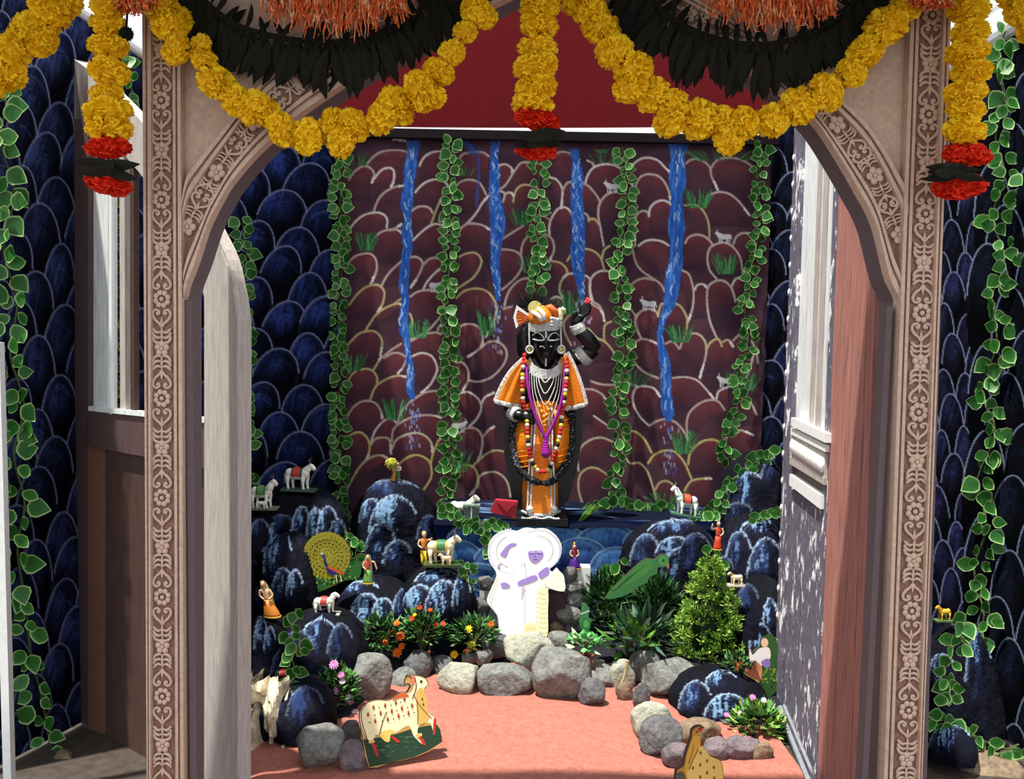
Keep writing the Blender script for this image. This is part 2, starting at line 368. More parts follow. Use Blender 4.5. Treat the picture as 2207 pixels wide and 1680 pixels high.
# ---- painted back curtain -----------------------------------------------
STROKES = [  # brush arcs of the painted hills: points along each arc
 [(792,354),(807,339),(827,328),(853,325),(873,327),(892,340)],[(752,388),(766,369),(784,359),(799,363),(808,377),(802,395)],
 [(808,386),(822,369),(838,363),(849,369),(849,390),(843,403)],[(904,358),(912,342),(927,331),(945,327),(962,329),(980,342)],
 [(991,339),(1001,331),(1022,328),(1040,329),(1054,338)],[(1075,358),(1089,355),(1102,363),(1104,374)],[(1197,332),(1214,328),(1232,333),(1246,345)],
 [(1266,345),(1276,350),(1282,359)],[(1360,364),(1368,351),(1383,342),(1401,341),(1419,348),(1432,362),(1445,374)],
 [(1478,353),(1488,345),(1504,342),(1519,349),(1531,362),(1534,380),(1547,409)],[(1533,362),(1545,346),(1565,340),(1588,342),(1611,351),(1627,364)],
 [(1262,395),(1266,380),(1276,364),(1291,356),(1309,354),(1327,358),(1340,367),(1354,385),(1363,400)],[(1076,410),(1089,400),(1099,385),(1110,367),(1122,353),(1133,350),(1155,352),(1173,359),(1181,380)],
 [(807,461),(810,446),(820,426),(835,412),(853,403),(871,401)],[(895,415),(907,401),(922,391),(940,387),(958,392),(966,402)],
 [(983,399),(996,390),(1012,387),(1030,392),(1040,403),(1048,420)],[(1106,436),(1110,415),(1122,401),(1138,399),(1156,404),(1166,420)],
 [(1078,413),(1088,418),(1084,436)],[(1089,419),(1099,415),(1107,422)],[(1184,383),(1199,388),(1211,405),(1212,418),(1209,449)],[(1212,413),(1220,397),(1232,392),(1262,397),(1276,408),(1289,426),(1294,437)],
 [(1369,443),(1369,413),(1373,392),(1383,380),(1399,376),(1417,380),(1430,392),(1440,413),(1445,441)],[(1517,446),(1522,428),(1537,417),(1555,414),(1575,420),(1596,438),(1616,464)],
 [(1301,530),(1295,495),(1290,466),(1292,441),(1304,423),(1322,414),(1340,413),(1356,425),(1362,443),(1368,474),(1369,530)],
 [(928,487),(937,461),(945,441),(953,427)],[(886,456),(899,447),(914,445),(927,450),(932,459)],
 [(747,504),(763,482),(784,465),(810,459),(827,463),(835,474),(834,492)],[(987,496),(1009,479),(1027,459),(1040,438),(1053,423)],
 [(1476,443),(1491,441),(1506,445),(1519,459),(1528,484),(1529,513)],[(1369,472),(1376,459),(1389,455),(1399,461)],[(1398,467),(1401,449),(1414,436),(1430,433),(1445,441)],
 [(1258,459),(1267,464),(1269,477)],[(1271,472),(1283,473),(1291,484)],[(1184,507),(1184,484),(1194,461),(1209,447),(1225,451),(1236,470)],[(1076,520),(1104,502),(1127,487),(1150,466),(1168,465),(1184,474)],
 [(889,519),(907,502),(925,488),(940,483),(958,487)],[(991,495),(1004,484),(1019,482),(1040,486),(1058,497)],[(799,530),(807,515),(822,501),(840,496),(856,496),(866,503)],[(838,497),(853,492),(865,483)],
 [(1126,561),(1123,545),(1126,528),(1133,515),(1148,505),(1173,506),(1189,515),(1194,535),(1190,550),(1182,566)],
 [(1476,525),(1483,513),(1499,506),(1517,509),(1529,518),(1538,530)],[(1580,528),(1588,510),(1603,502),(1621,505)],[(1376,530),(1391,520),(1409,518),(1427,522),(1440,530)],
 [(1545,602),(1529,581),(1525,552),(1532,533),(1545,526),(1560,523),(1580,533),(1596,556),(1602,594)],[(1222,563),(1232,548),(1248,536),(1260,536),(1279,541),(1295,556),(1302,581)],[(1297,559),(1302,540),(1314,530)],
 [(749,568),(766,553),(787,547),(802,549),(812,563),(812,586),(799,614)],[(822,620),(830,602),(843,584),(858,570),(872,558),(889,554),(902,556),(911,568),(904,591),(886,620)],
 [(912,625),(920,609),(935,591),(953,576)],[(914,570),(925,559),(940,556),(952,563),(952,576)],[(989,554),(1004,547),(1024,545),(1037,558),(1036,573),(1022,597),(1001,612),(978,627)],
 [(1060,560),(1077,540),(1098,539),(1116,545),(1126,561),(1123,581),(1108,602),(1082,625)],[(1187,563),(1205,566),(1218,576),(1222,589),(1208,609),(1206,630),(1213,643)],
 [(1362,530),(1369,562),(1382,583),(1404,599),(1423,613),(1431,629)],[(1469,583),(1484,591),(1492,613),(1495,636),(1492,667),(1481,696)],[(1274,648),(1271,616),(1279,594),(1298,584),(1321,589),(1334,604)],
 [(1213,599),(1228,590),(1261,594),(1272,604),(1272,625),(1278,650)],[(1087,660),(1093,637),(1105,617),(1123,603),(1139,600),(1159,603),(1169,614),(1177,630)],[(1497,626),(1503,615),(1516,613),(1525,623)],
 [(1353,652),(1356,623),(1369,607),(1388,600),(1407,604)],[(1546,731),(1532,699),(1525,664),(1525,623),(1538,608),(1557,605),(1573,616),(1581,632),(1586,651)],[(1578,616),(1586,602),(1602,597)],
 [(753,658),(769,637),(789,620),(810,614),(822,618),(829,632),(825,655),(815,673)],[(884,640),(897,631),(914,626),(935,627),(950,635),(957,650),(954,673),(940,694),(917,717),(886,735)],
 [(983,643),(1000,628),(1026,622),(1049,628),(1064,645),(1071,668),(1064,694),(1047,727)],[(1187,645),(1200,640),(1213,648),(1219,668)],[(1263,658),(1279,652),(1295,664),(1303,693)],
 [(788,715),(797,699),(812,678),(833,663),(856,655),(866,658)],[(850,655),(865,644)],[(884,676),(889,694),(885,719)],[(1085,666),(1105,660)],[(1382,730),(1372,709),(1370,687),(1382,671),(1397,666),(1413,672),(1418,683)],[(1356,661),(1369,680)],[(1417,680),(1423,658),(1431,655),(1458,656),(1471,667),(1481,690),(1477,725)],
 [(1231,745),(1218,719),(1215,696),(1226,681),(1238,673)],[(1274,655),(1292,666),(1300,676)],[(1302,735),(1303,703),(1318,693)],[(740,755),(758,735),(776,719),(799,713),(815,719),(824,737),(820,768)],
 [(983,709),(1001,700),(1022,700),(1037,712),(1041,730),(1035,750),(1008,770)],[(884,732),(909,722),(937,717),(950,721)],[(943,717),(945,706),(955,699)],[(825,770),(843,755),(865,741)],[(1269,709),(1286,728),(1305,738),(1321,757),(1326,767)],
 [(1433,741),(1445,736),(1455,741),(1463,752)],[(1465,751),(1474,728),(1490,719),(1509,723),(1521,741),(1521,767),(1508,815)],[(1522,754),(1532,738),(1548,731),(1556,747)],[(1557,738),(1570,733),(1580,747)],[(1580,735),(1593,723),(1605,719)],[(1621,735),(1631,760),(1634,783)],[(1625,763),(1615,802),(1605,827)],
 [(1418,815),(1388,802),(1366,779),(1359,757),(1369,738),(1388,731),(1417,741)],[(828,772),(845,762),(862,762),(875,772),(870,790),(858,805)],[(889,768),(909,761),(930,768),(941,789),(940,805),(928,828),(909,847)],[(806,797),(816,780),(822,770)],
 [(1036,750),(1054,737),(1075,738),(1090,753),(1091,773),(1078,796),(1056,815),(1030,823),(1011,820)],[(744,831),(762,805),(781,796),(800,797),(813,812),(813,828)],[(982,781),(998,783),(1009,799),(1009,821),(998,842)],
 [(798,863),(810,834),(832,818),(857,810),(877,813)],[(1274,822),(1297,829),(1327,830),(1354,827),(1374,834)],[(1398,917),(1378,897),(1364,867),(1368,840),(1384,832),(1408,837),(1421,854)],[(1448,815),(1475,813),(1502,820),(1522,840),(1539,860)],[(1257,840),(1277,840),(1297,850),(1310,867)],[(1544,860),(1549,844),(1569,835)],[(1596,844),(1616,864),(1631,894)],
 [(749,898),(765,875),(787,864),(810,869),(822,888),(824,901)],[(857,911),(867,885),(893,860),(921,845),(950,844),(958,850)],[(979,856),(995,847),(1014,847),(1033,863),(1037,882),(1027,904),(1011,920)],[(1037,872),(1046,856),(1065,847)],[(1482,948),(1480,911),(1488,887),(1509,869),(1532,862),(1549,867),(1562,884)],[(1280,897),(1307,916)],[(1399,917),(1418,906),(1441,904),(1462,916),(1478,938),(1488,964)],
 [(845,952),(848,927),(864,911),(893,898),(925,895),(950,901)],[(800,952),(810,927),(829,906),(845,903),(854,911)],[(985,939),(998,927),(1017,922),(1033,930),(1040,949),(1037,975),(1030,991)],[(1040,943),(1053,927),(1065,920)],[(1342,936),(1357,929),(1374,933),(1391,951),(1403,975)],[(1576,934),(1596,928),(1623,938)],[(1557,961),(1566,944)],
 [(749,943),(765,933),(781,933),(795,949),(797,971),(790,991)],[(845,968),(854,949),(873,938),(896,933),(915,939),(929,955),(931,975)],[(800,959),(810,946),(826,943),(840,949),(843,978)],[(1247,1015),(1245,988),(1253,964),(1274,948),(1297,944),(1321,953)],[(1483,1001),(1488,975),(1509,954),(1532,948),(1549,953),(1559,968)],
 [(928,1000),(934,975),(944,952),(953,943)],[(1017,1007),(1030,994),(1049,978),(1069,971),(1092,975)],[(1396,998),(1408,981),(1431,971),(1455,975),(1475,998),(1490,1032)],[(1341,975),(1357,998),(1378,998),(1394,1015),(1404,1042),(1413,1075)],
 [(746,1061),(762,1029),(781,1000),(800,986),(819,981),(835,987)],[(854,1013),(864,997),(883,984),(902,981),(921,991),(929,1007),(928,1032),(909,1061)],[(973,1029),(985,1010),(1005,1002),(1021,1008),(1030,1026),(1027,1048),(1014,1067)],[(1257,1090),(1247,1055),(1250,1025),(1267,1010),(1287,1010),(1310,1025)],
 [(1029,1051),(1033,1029),(1049,1019),(1072,1019),(1091,1035),(1099,1058),(1100,1070)],[(1475,1058),(1488,1038),(1509,1032),(1532,1032)],[(1411,1055),(1421,1040),(1438,1037),(1458,1052)]]
FALLS = [
 [(893,303,29),(888,335,24),(884,365,27),(881,400,23),(876,440,26),(879,470,16),(877,500,23),(879,530,22),(874,560,19),(873,581,22),(870,620,20),(874,653,16),(869,690,20),(872,715,21),(877,735,14),(880,768,16),(886,800,15),(884,834,17),(890,862,12)],
 [(1069,303,22),(1065,330,17),(1067,370,22),(1065,410,22),(1070,450,30),(1073,490,33),(1069,530,24),(1067,570,21),(1071,610,16),(1074,650,8)],
 [(1238,322,22),(1241,345,18),(1244,380,26),(1243,430,27),(1246,470,30),(1247,510,28),(1245,545,32),(1247,580,26),(1252,615,17),(1256,645,8)],
 [(1462,302,64),(1461,318,42),(1459,340,30),(1459,370,35),(1460,395,38),(1457,420,26),(1458,450,28),(1457,490,38),(1457,530,28),(1457,560,30),(1450,590,34),(1446,630,30),(1441,660,26),(1427,690,15),(1422,730,13),(1428,760,20),(1434,800,24),(1435,850,24),(1439,885,28),(1441,910,12)]]
TUFTS = [(775,358,34,30,.5),(792,540,32,40,1),(902,728,36,40,1),(757,800,44,38,1),(852,905,40,48,1),(985,1018,42,50,1),(1000,378,36,24,.5),(1126,485,42,40,.9),(1047,722,30,56,.8),(1146,588,34,40,.7),(1502,448,46,44,1),(1555,346,120,24,.7),(1566,590,40,44,1),(1466,738,40,38,1),(1365,832,50,36,.6),(1602,842,46,44,1),(1474,978,42,50,.9),(1300,350,52,24,.5),(1229,678,36,52,.9),(1434,1085,60,30,.8),(1300,330,20,8,.9)]
COWS = [(942,617,1),(1320,404,-1),(1560,512,-1),(1397,657,-1),(1563,823,-1),(990,920,1)]
def curtain_paint(p):
    n1 = vnoise(p.X * .012, p.Y * .016, 4) * .6 + vnoise(p.X * .04, p.Y * .05, 5) * .4
    p.C[:] = np.array((62, 40, 50)) + (n1[:, None] - .5) * np.array((34, 22, 18))
    ST = [smooth(s_, 5) for s_ in STROKES]
    for k, pts in enumerate(sorted(ST, key=lambda q: min(a[1] for a in q))):
        P = np.array(pts); top = P[:, 1].min(); w = P[:, 0].max() - P[:, 0].min(); h = P[:, 1].max() - top
        if w < 18: continue
        poly = list(pts)
        if h < 60: poly += [(P[-1, 0], top + 75), (P[0, 0], top + 75)]
        idx = p.box(poly, 1); idx = idx[p.inside(idx, poly)]
        if not idx.size: continue
        y = np.clip((p.Y[idx] - top) / 85, 0, 1); nn = vnoise(p.X[idx] * .06, p.Y[idx] * .06, k)
        a = np.clip(1 - y * 1.1, 0, 1) * (.55 + .45 * nn)
        p.mix(idx, (46, 32, 44), np.full(idx.size, .75)); p.mix(idx, (110, 50, 54), a)
    r = random.Random(3)
    for k, pts in enumerate(ST):
        c = r.choice([(178, 158, 148), (170, 150, 140), (176, 164, 112), (186, 166, 158), (206, 196, 190)])
        if min(q[1] for q in pts) > 925: c = r.choice([(184, 172, 100), (176, 166, 118), (188, 178, 150)])
        for q0, q1 in zip(pts[:-1], pts[1:]):
            p.stroke([q0, q1], 4.4, c, .92, 1.8, .15, k)
        if r.random() < .5: p.stroke(pts[-4:], 5.2, (226, 220, 216), .8, 1.4, .5, k)
    for (x, y, w, h, s_) in TUFTS:
        for q in range(int(46 * s_)):
            b = r.uniform(-.45, .45) * w; l = h * r.uniform(.5, 1.0); t = b * 1.7 + r.uniform(-7, 7)
            p.stroke([(x + b, y), (x + (b + t) / 2, y - l * .6), (x + t, y - l)], 1.6, r.choice([(50, 130, 60), (40, 100, 50), (78, 168, 86), (30, 70, 42)]), .75 * min(1, s_ + .2))
    for f in FALLS:
        L = resample(smooth(f, 5), 140); pl = [(x - w / 2 + r.uniform(-1.2, 1.2), y) for x, y, w in L] + [(x + w / 2 + r.uniform(-1.2, 1.2), y) for x, y, w in reversed(L)]
        idx = p.box(pl, 1); idx = idx[p.inside(idx, pl)]; nn = vnoise(p.X[idx] * .25, p.Y[idx] * .04, 8)
        p.mix(idx, (30, 82, 178), .9 + 0 * nn); p.mix(idx, (66, 122, 214), (nn - .35) * 1.3)
        for q in range(len(L) // 2):
            i = r.randrange(6, len(L) - 6); o = r.uniform(-.4, .4)
            p.stroke([(L[i + d][0] + o * L[i + d][2] + math.sin((i + d) * .9) * 2, L[i + d][1]) for d in range(-2, 3)], 2.0, r.choice([(196, 216, 240), (120, 170, 236), (24, 60, 150)]), .85, 1.2)
        ex, ey, _ = L[-1]
        for q in range(40):
            a = r.gauss(0, 9); b = r.uniform(0, 110)
            p.stroke([(ex + a, ey + b), (ex + a, ey + b + r.uniform(3, 9))], 3, r.choice([(150, 170, 220), (60, 92, 190), (190, 186, 214)]), .7)
    p.stroke([(998, 303), (1012, 312), (1018, 326)], 14, (36, 84, 176), .85, 3, .8, 4); p.stroke([(1033, 320), (1032, 380), (1027, 445)], 5, (44, 78, 170), .7, 3, .9, 5)
    for q in range(20): p.stroke([(842 + r.uniform(0, 30), 297), (846 + r.uniform(0, 30), 297 + r.uniform(2, 9))], 2.5, (206, 212, 226), .7)
    for (x, y, d) in COWS:
        c = (206, 206, 212)
        p.stroke([(x - 11 * d, y - 2), (x, y - 1), (x + 9 * d, y - 4)], 11, c, .95)
        for lx in (-12, -7, 5, 10): p.stroke([(x + lx * d, y), (x + lx * d, y + 12)], 3, c, .95)
        p.stroke([(x + 8 * d, y - 5), (x + 15 * d, y - 9)], 7, c, .95); p.stroke([(x + 14 * d, y - 10), (x + 13 * d, y - 17)], 1.8, c, .9)
        p.stroke([(x - 15 * d, y - 3), (x - 17 * d, y + 5)], 1.8, c, .8)
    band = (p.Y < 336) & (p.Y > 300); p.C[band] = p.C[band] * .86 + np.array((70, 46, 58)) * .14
    p.C[:] = 255 * (np.clip(p.C, 0, 255) / 255) ** .86
def cplace(px, py):
    v = W(px, py, CY); return v + Vector((0, 0.010 * math.sin(px * .021) + 0.006 * math.sin(px * .05 + py * .004) - 0.008 * math.exp(-((py - 335) / 9) ** 2), 0))
o = painted_grid('back_curtain', np.arange(716, 1662, 2.0), np.arange(292, 1140, 2.0), cplace, curtain_paint, (62, 40, 50), M_paint, solid=0.004)
tag(o, 'brown painted cloth curtain with chalky hill outlines and blue waterfalls behind the idol', 'curtain')

# dark rail the curtain hangs from, canopy above
rail = MB(); rail.box(W(690, 300, 5.40).x, W(1680, 300, 5.40).x, 5.38, 5.46, W(1165, 303, 5.40).z, W(1165, 284, 5.40).z)
tag(part('curtain_rail', rail, M_dark), 'dark cloth-wrapped rail along the top of the brown curtain', 'rail')
M_can = mat('canopy_cloth', (104, 19, 24), 0.85, 0.12, 30, 0.2, trans=0.3)
def canopy():
    vs = []; fs = []; nx, ny = 60, 16
    for j in range(ny):
        t = j / (ny - 1)
        for i in range(nx):
            px = 600 + 1130 * i / (nx - 1); Y = 5.40 - 0.18 * t; z0 = W(px, 271 + 7 * math.sin(math.pi * (px - 600) / 1130) * 0, 5.40).z
            sag = -0.012 * math.sin(math.pi * i / (nx - 1))
            x = W(px, 271, 5.40).x
            vs.append((x, Y + 0.015 * math.sin(i * .55) * t, z0 + sag * (1 - t) + 0.72 * t))
    fs = [(j * nx + i, j * nx + i + 1, (j + 1) * nx + i + 1, (j + 1) * nx + i) for j in range(ny - 1) for i in range(nx - 1)]
    tag(part('canopy', MB().add(vs, fs), M_can, smooth=True), 'dark red cloth canopy hanging above the curtain inside the arch', 'canopy')
canopy()

# unseen roof added to shade the gateway top; poles of the frame outside
mb = MB(); mb.box(-2.6, 2.6, 1.95, 2.715, 2.515, 2.55); struct(part('shade_roof', mb, mat('shade_roof_boards', (58, 46, 42), .9, .2)))
def pole(a, b, r, label, m=M_white, name='tent_pole'):
    mb = MB(); mb.tube([a, b], r, 12); tag(part(name, mb, m, smooth=False, origin=b), label, 'pole')
p0, n0 = wall_plane(LW0, LW1)
pole(HP(120, -12, p0, n0), HP(330, 132, p0, n0), 0.022, 'white tent pole sloping along the top of the left painted wall')
p1, n1 = wall_plane(RW0, RW1)
pole(HP(2040, 150, p1, n1), HP(2240, 20, p1, n1), 0.036, 'thick white tent pole sloping down beside the right marigold tassel')
pole(HP(2060, 82, p1, n1), HP(2170, 0, p1, n1), 0.012, 'thin white rod above the thick pole at the upper right')
mb = MB(); a = W(-14, 800, 3.05); b = W(4, 800, 3.05); mb.box(a.x, b.x, 3.04, 3.07, 0, 1.45)
tag(part('white_post', mb, M_white, origin=(a.x, 3.05, 0)), 'white post at the far left edge beside the trailing vine', 'post')

# ---- stone ledge with painted clouds ------------------------------------
def ledge():
    r = thing('stage_ledge', 'dark blue ledge with scalloped cloud painting, the idol stands on it', 'ledge', (0.2, LF + .27, 0))
    xl, xr = W(935, 1130, LF).x, W(1560, 1130, LF).x
    def fp(p):
        p.C[:] = (20, 34, 74); rr = random.Random(5)
        for (cx, ty, hw, h) in [(1030,1125,70,90),(1140,1128,62,70),(1210,1132,56,80),(1310,1131,74,90),(1400,1135,60,80),(1480,1132,60,90),(985,1165,60,90),(1080,1170,60,80),(1250,1160,62,90),(1330,1180,60,90),(1420,1190,60,90),(1030,1215,70,90),(1130,1210,70,90),(1280,1228,50,80),(1370,1245,60,90),(1470,1220,60,90),(990,1260,60,90),(1200,1250,60,90)]:
            bluelobe(p, cx, ty, hw, h, 0, 1.0, rr.randint(0, 999), rim=(160, 204, 236), mid=(78, 130, 196), deep=(32, 54, 112))
            arc = [(cx + hw * .82 * math.cos(a), ty + 8 + h * .6 * (1 - math.sin(a))) for a in np.linspace(math.pi * .95, math.pi * .1, 14)]
            p.stroke(arc, 11, (104, 166, 218), .6, 5, .7, 3)
    g = painted_grid('front_face', np.arange(935, 1562, 2.5), np.arange(1124, 1360, 2.5), lambda px, py: W(px, py, LF - .003), fp, (20, 34, 74), M_paint, r)
    mb = MB(); n = 60
    zt = LZ
    mb.box(xl, xr, LF, 5.47, -0.02, zt - .01); part('ledge_body', mb, mat('ledge_navy', (22, 28, 52), .6, .4, 14, .3), r)
    vs = []; cols = []; rr = random.Random(8)
    nx, ny = 130, 40
    P = Paint([0], [0], (0, 0, 0))
    for j in range(ny):
        for i in range(nx):
            x = xl + (xr - xl) * i / (nx - 1); y = LF - .02 + .55 * j / (ny - 1)
            z = zt + .014 * mnoise.noise(Vector((x * 5, y * 9, 2))) - (.02 if j == 0 else 0)
            s_ = mnoise.noise(Vector((x * 3.5, y * 26, 5))) ; t = max(0, s_ - .15) * 2.2
            cols.append((14 + 90 * t, 18 + 120 * t, 36 + 140 * t)); vs.append((x, y, z))
    fs = [(j * nx + i, j * nx + i + 1, (j + 1) * nx + i + 1, (j + 1) * nx + i) for j in range(ny - 1) for i in range(nx - 1)]
    part('ledge_top', MB().add(vs, fs, [tuple(c) for c in cols]), M_paint, r, smooth=True)
ledge()

# dark cloth over the ground behind the border of stones
def dark_ground():
    nx, ny = 110, 60; vs = []
    for j in range(ny):
        for i in range(nx):
            u, v = i / (nx - 1), j / (ny - 1); x = -1.75 + 3.75 * u
            f = np.interp(x, [-1.75, -1.0, -.62, -.5, .0, .45, .62, .70, .9, 2.0], [3.95, 3.62, 3.62, 4.02, 4.22, 4.18, 4.06, 3.72, 3.6, 3.9])
            y = f + (5.3 - f) * v; z = .004 + .10 * min(1, v * 5) * (.6 + .8 * mnoise.noise(Vector((x * 3, y * 3, 4)))) - (.02 if v == 0 else 0)
            vs.append((x, y, max(z, -.01)))
    fs = [(j * nx + i, j * nx + i + 1, (j + 1) * nx + i + 1, (j + 1) * nx + i) for j in range(ny - 1) for i in range(nx - 1)]
    struct(part('floor_dark_cloth', MB().add(vs, fs), mat('navy_ground_cloth', (16, 18, 28), .9, .4, 12, .5), smooth=True))
dark_ground()
# ================================================================== carved gateway
M_gate = mat('pink_plaster', (208, 180, 160), 0.75, 0.12, 30, 0.25, 120, rgb2=(192, 160, 142), thr=(.45, .8))
M_carve = mat('carved_plaster', (220, 192, 172), 0.7, 0.16, 60, 0.3, 140)
M_field = mat('recess_shade_plaster', (152, 116, 100), 0.8, 0.2, 50, 0.3)  # same plaster as the carving, recess shade put into the darker colour
M_reveal = mat('mauve_reveal', (104, 90, 94), 0.75, 0.1, 24, 0.15)
gate = thing('carved_gateway', 'pink plaster gateway with pointed arch and carved floral pilasters', 'gateway', (W(1165, 840, GY).x, GY, 0))
def gp(px, py, Y=GY): return W(px, py, Y)
INL = [(395,640),(402,612),(419,568),(445,489),(470,438),(492,400),(540,342),(590,294),(650,242),(760,168),(860,112),(960,62),(1060,12),(1168,-42)]
INR = [(1941,651),(1933,630),(1918,599),(1894,500),(1878,458),(1860,425),(1808,335),(1758,262),(1690,200),(1600,138),(1500,80),(1400,30),(1290,-20),(1168,-42)]
OUL = [(391,430),(396,402),(404,376),(424,350),(448,320),(474,288),(502,253),(540,204),(585,158),(680,84),(770,26),(860,-25),(960,-75),(1168,-150)]
OUR = [(1958,455),(1957,428),(1952,403),(1932,366),(1912,330),(1890,296),(1865,262),(1818,217),(1740,152),(1660,97),(1553,28),(1460,-25),(1350,-80),(1168,-150)]
inl = smooth(INL, 4); inr = smooth(INR, 4)
zt = 2.50
def zpt(px, Y=GY): v = W(px, -100, Y); return v
# solid U-shaped body behind the mouldings
BF = GY + 0.03
def flr(px): v = W(px, 1660, BF); d = W(px, 1660, BF) - W(px, 1000, BF); return v + d * ((-0.02 - v.z) / d.z)
poly = [flr(316), W(308, 60, BF)]; tl = W(308, 60, BF); tr = W(2046, 60, BF)
poly += [Vector((tl.x, BF, zt)), Vector((tr.x, BF, zt)), tr, flr(1992), flr(1905)]
poly += [W(x, y, BF) for x, y in inr] + [W(x, y, BF) for x, y in reversed(inl[:-1])] + [flr(399)]
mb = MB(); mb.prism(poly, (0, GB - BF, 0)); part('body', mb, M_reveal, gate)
# pilasters: fillets, recessed field, carved motifs
def vline(x0, x1, y, Y): pass
def pil(edges_top, edges_bot):
    """edges: outer0, field0, field1, inner1 at y=-20 and y=1680"""
    pm = MB(); ys = [-30, 420, 840, 1260, 1700]
    def X(k, y): return edges_top[k] + (edges_bot[k] - edges_top[k]) * (y + 20) / 1700.0
    def P(k, f, y, Y): return W(X(k, y) if f is None else X(k, y) + f * (X(k + 1, y) - X(k, y)), y, Y)
    def band(k, f0, f1, yf): pm.strip([P(k, f0, y, GY - yf) for y in ys], [P(k, f1, y, GY - yf) for y in ys], (0, yf + .035, 0))
    band(0, 0, .35, .010); band(0, .35, .6, .0); band(0, .6, 1, .014)
    band(2, 0, .3, .016); band(2, .3, .5, .004); band(2, .5, .85, .02); band(2, .85, 1, .006)
    o = part('pilaster', pm, M_gate, gate)
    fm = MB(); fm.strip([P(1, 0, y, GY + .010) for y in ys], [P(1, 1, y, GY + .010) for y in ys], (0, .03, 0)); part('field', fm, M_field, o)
    return o, X
PL, XL = pil((306, 325, 371, 391), (316, 324, 378, 399))
PR, XR = pil((2052, 2036, 1984, 1962), (1988, 1980, 1924, 1902))
# carved motifs, unit size, facing -Y, shared meshes
def flower_mesh(n, name):
    m = MB(); m.ball((0, -.16, 0), (.24, .14, .24), 8, 5)
    for k in range(n):
        a = 2 * math.pi * k / n + .3; c = Vector((math.cos(a), 0, math.sin(a))); r = .30 if n > 6 else .40
        m.ball(c * (.66 if n > 6 else .58) + Vector((0, -.06, 0)), (r, .19, r), 8, 6)
    me = m.mesh(name, smooth=True); me.materials.append(M_carve); fixnormals(me); return me
def curl_mesh():
    m = MB()
    for s in (-1, 1):
        pts = [(0, -.95), (.25, -.55), (.62, -.2), (.86, .25), (.8, .68), (.5, .85), (.24, .66), (.3, .4), (.5, .42)]
        m.tube([(s * x, -.08, z) for x, z in smooth(pts, 3)], [.13] * 4 + [.16] * 12 + [.13] * 9, 6)
        m.ball((s * .46, -.1, .52), (.14, .14, .14), 6, 5)
    m.tube([(0, -.06, -.9), (0, -.1, -.3), (0, -.05, .1)], [.16, .12, .03], 6)
    me = m.mesh('carved_scroll', smooth=True); me.materials.append(M_carve); fixnormals(me); return me
def frond_mesh():
    m = MB()
    for s in (-1, 1):
        for k, (dx, dz, l) in enumerate([(.9, .45, 1), (1.0, .0, 1), (.8, -.5, .95)]):
            pts = [(.06, .75 - k * .55), (.4, .8 - k * .5 ), (.75, .5 + dz * .2 - k * .42), (.88, .1 - k * .38)]
            m.tube([(s * x, -.07, z) for x, z in smooth(pts, 3)], [.08, .1, .13, .15, .17, .17, .16, .15, .14, .08], 6)
    m.tube([(0, -.06, -.9), (0, -.09, 0), (0, -.06, .8)], [.08, .12, .08], 6)
    me = m.mesh('carved_frond', smooth=True); me.materials.append(M_carve); fixnormals(me); return me
FL8, FL5, CURL, FROND = flower_mesh(8, 'carved_flower'), flower_mesh(5, 'carved_bloom'), curl_mesh(), frond_mesh()
def motif(me, par, px, py, rpx, ang=0.0, sz=None, flip=1, dep=1.0):
    s = S(rpx, GY); h = s if sz is None else S(sz, GY)
    inst(me.name, me, par, W(px, py, GY + .006), (0, ang, 0), (s, .03 * dep, h * flip))
def run(par, X, y0, w):
    y = y0 - 214 * 4
    while y < 1720:
        for me, dy, r, sz, fl in ((FL8, 0, w * .95, None, 1), (CURL, 41, w, 21, 1), (FROND, 77, w, 22, -1), (FL5, 107, w * .8, None, 1), (FROND, 140, w, 22, 1), (CURL, 174, w, 21, -1)):
            yy = y + dy
            if -45 < yy < 1715: motif(me, par, (X(1, yy) + X(2, yy)) / 2, yy, r, 0, sz, fl)
        y += 214
run(PL, XL, 645, 22.5); run(PR, XR, 675, 24.5)
# spandrels
def spandrel(outer, xedge):
    a = [W(x, y, GY + .02) for x, y in outer]; m = MB()
    m.prism([W(xedge(y), y, GY + .02) for y in (-150, 0, 150, 300)] + a, (0, .012, 0)); part('spandrel_panel', m, M_gate, gate)
spandrel(smooth(OUL, 3)[3:], lambda y: XL(3, y)); spandrel(smooth(OUR, 3)[3:], lambda y: XR(3, y))
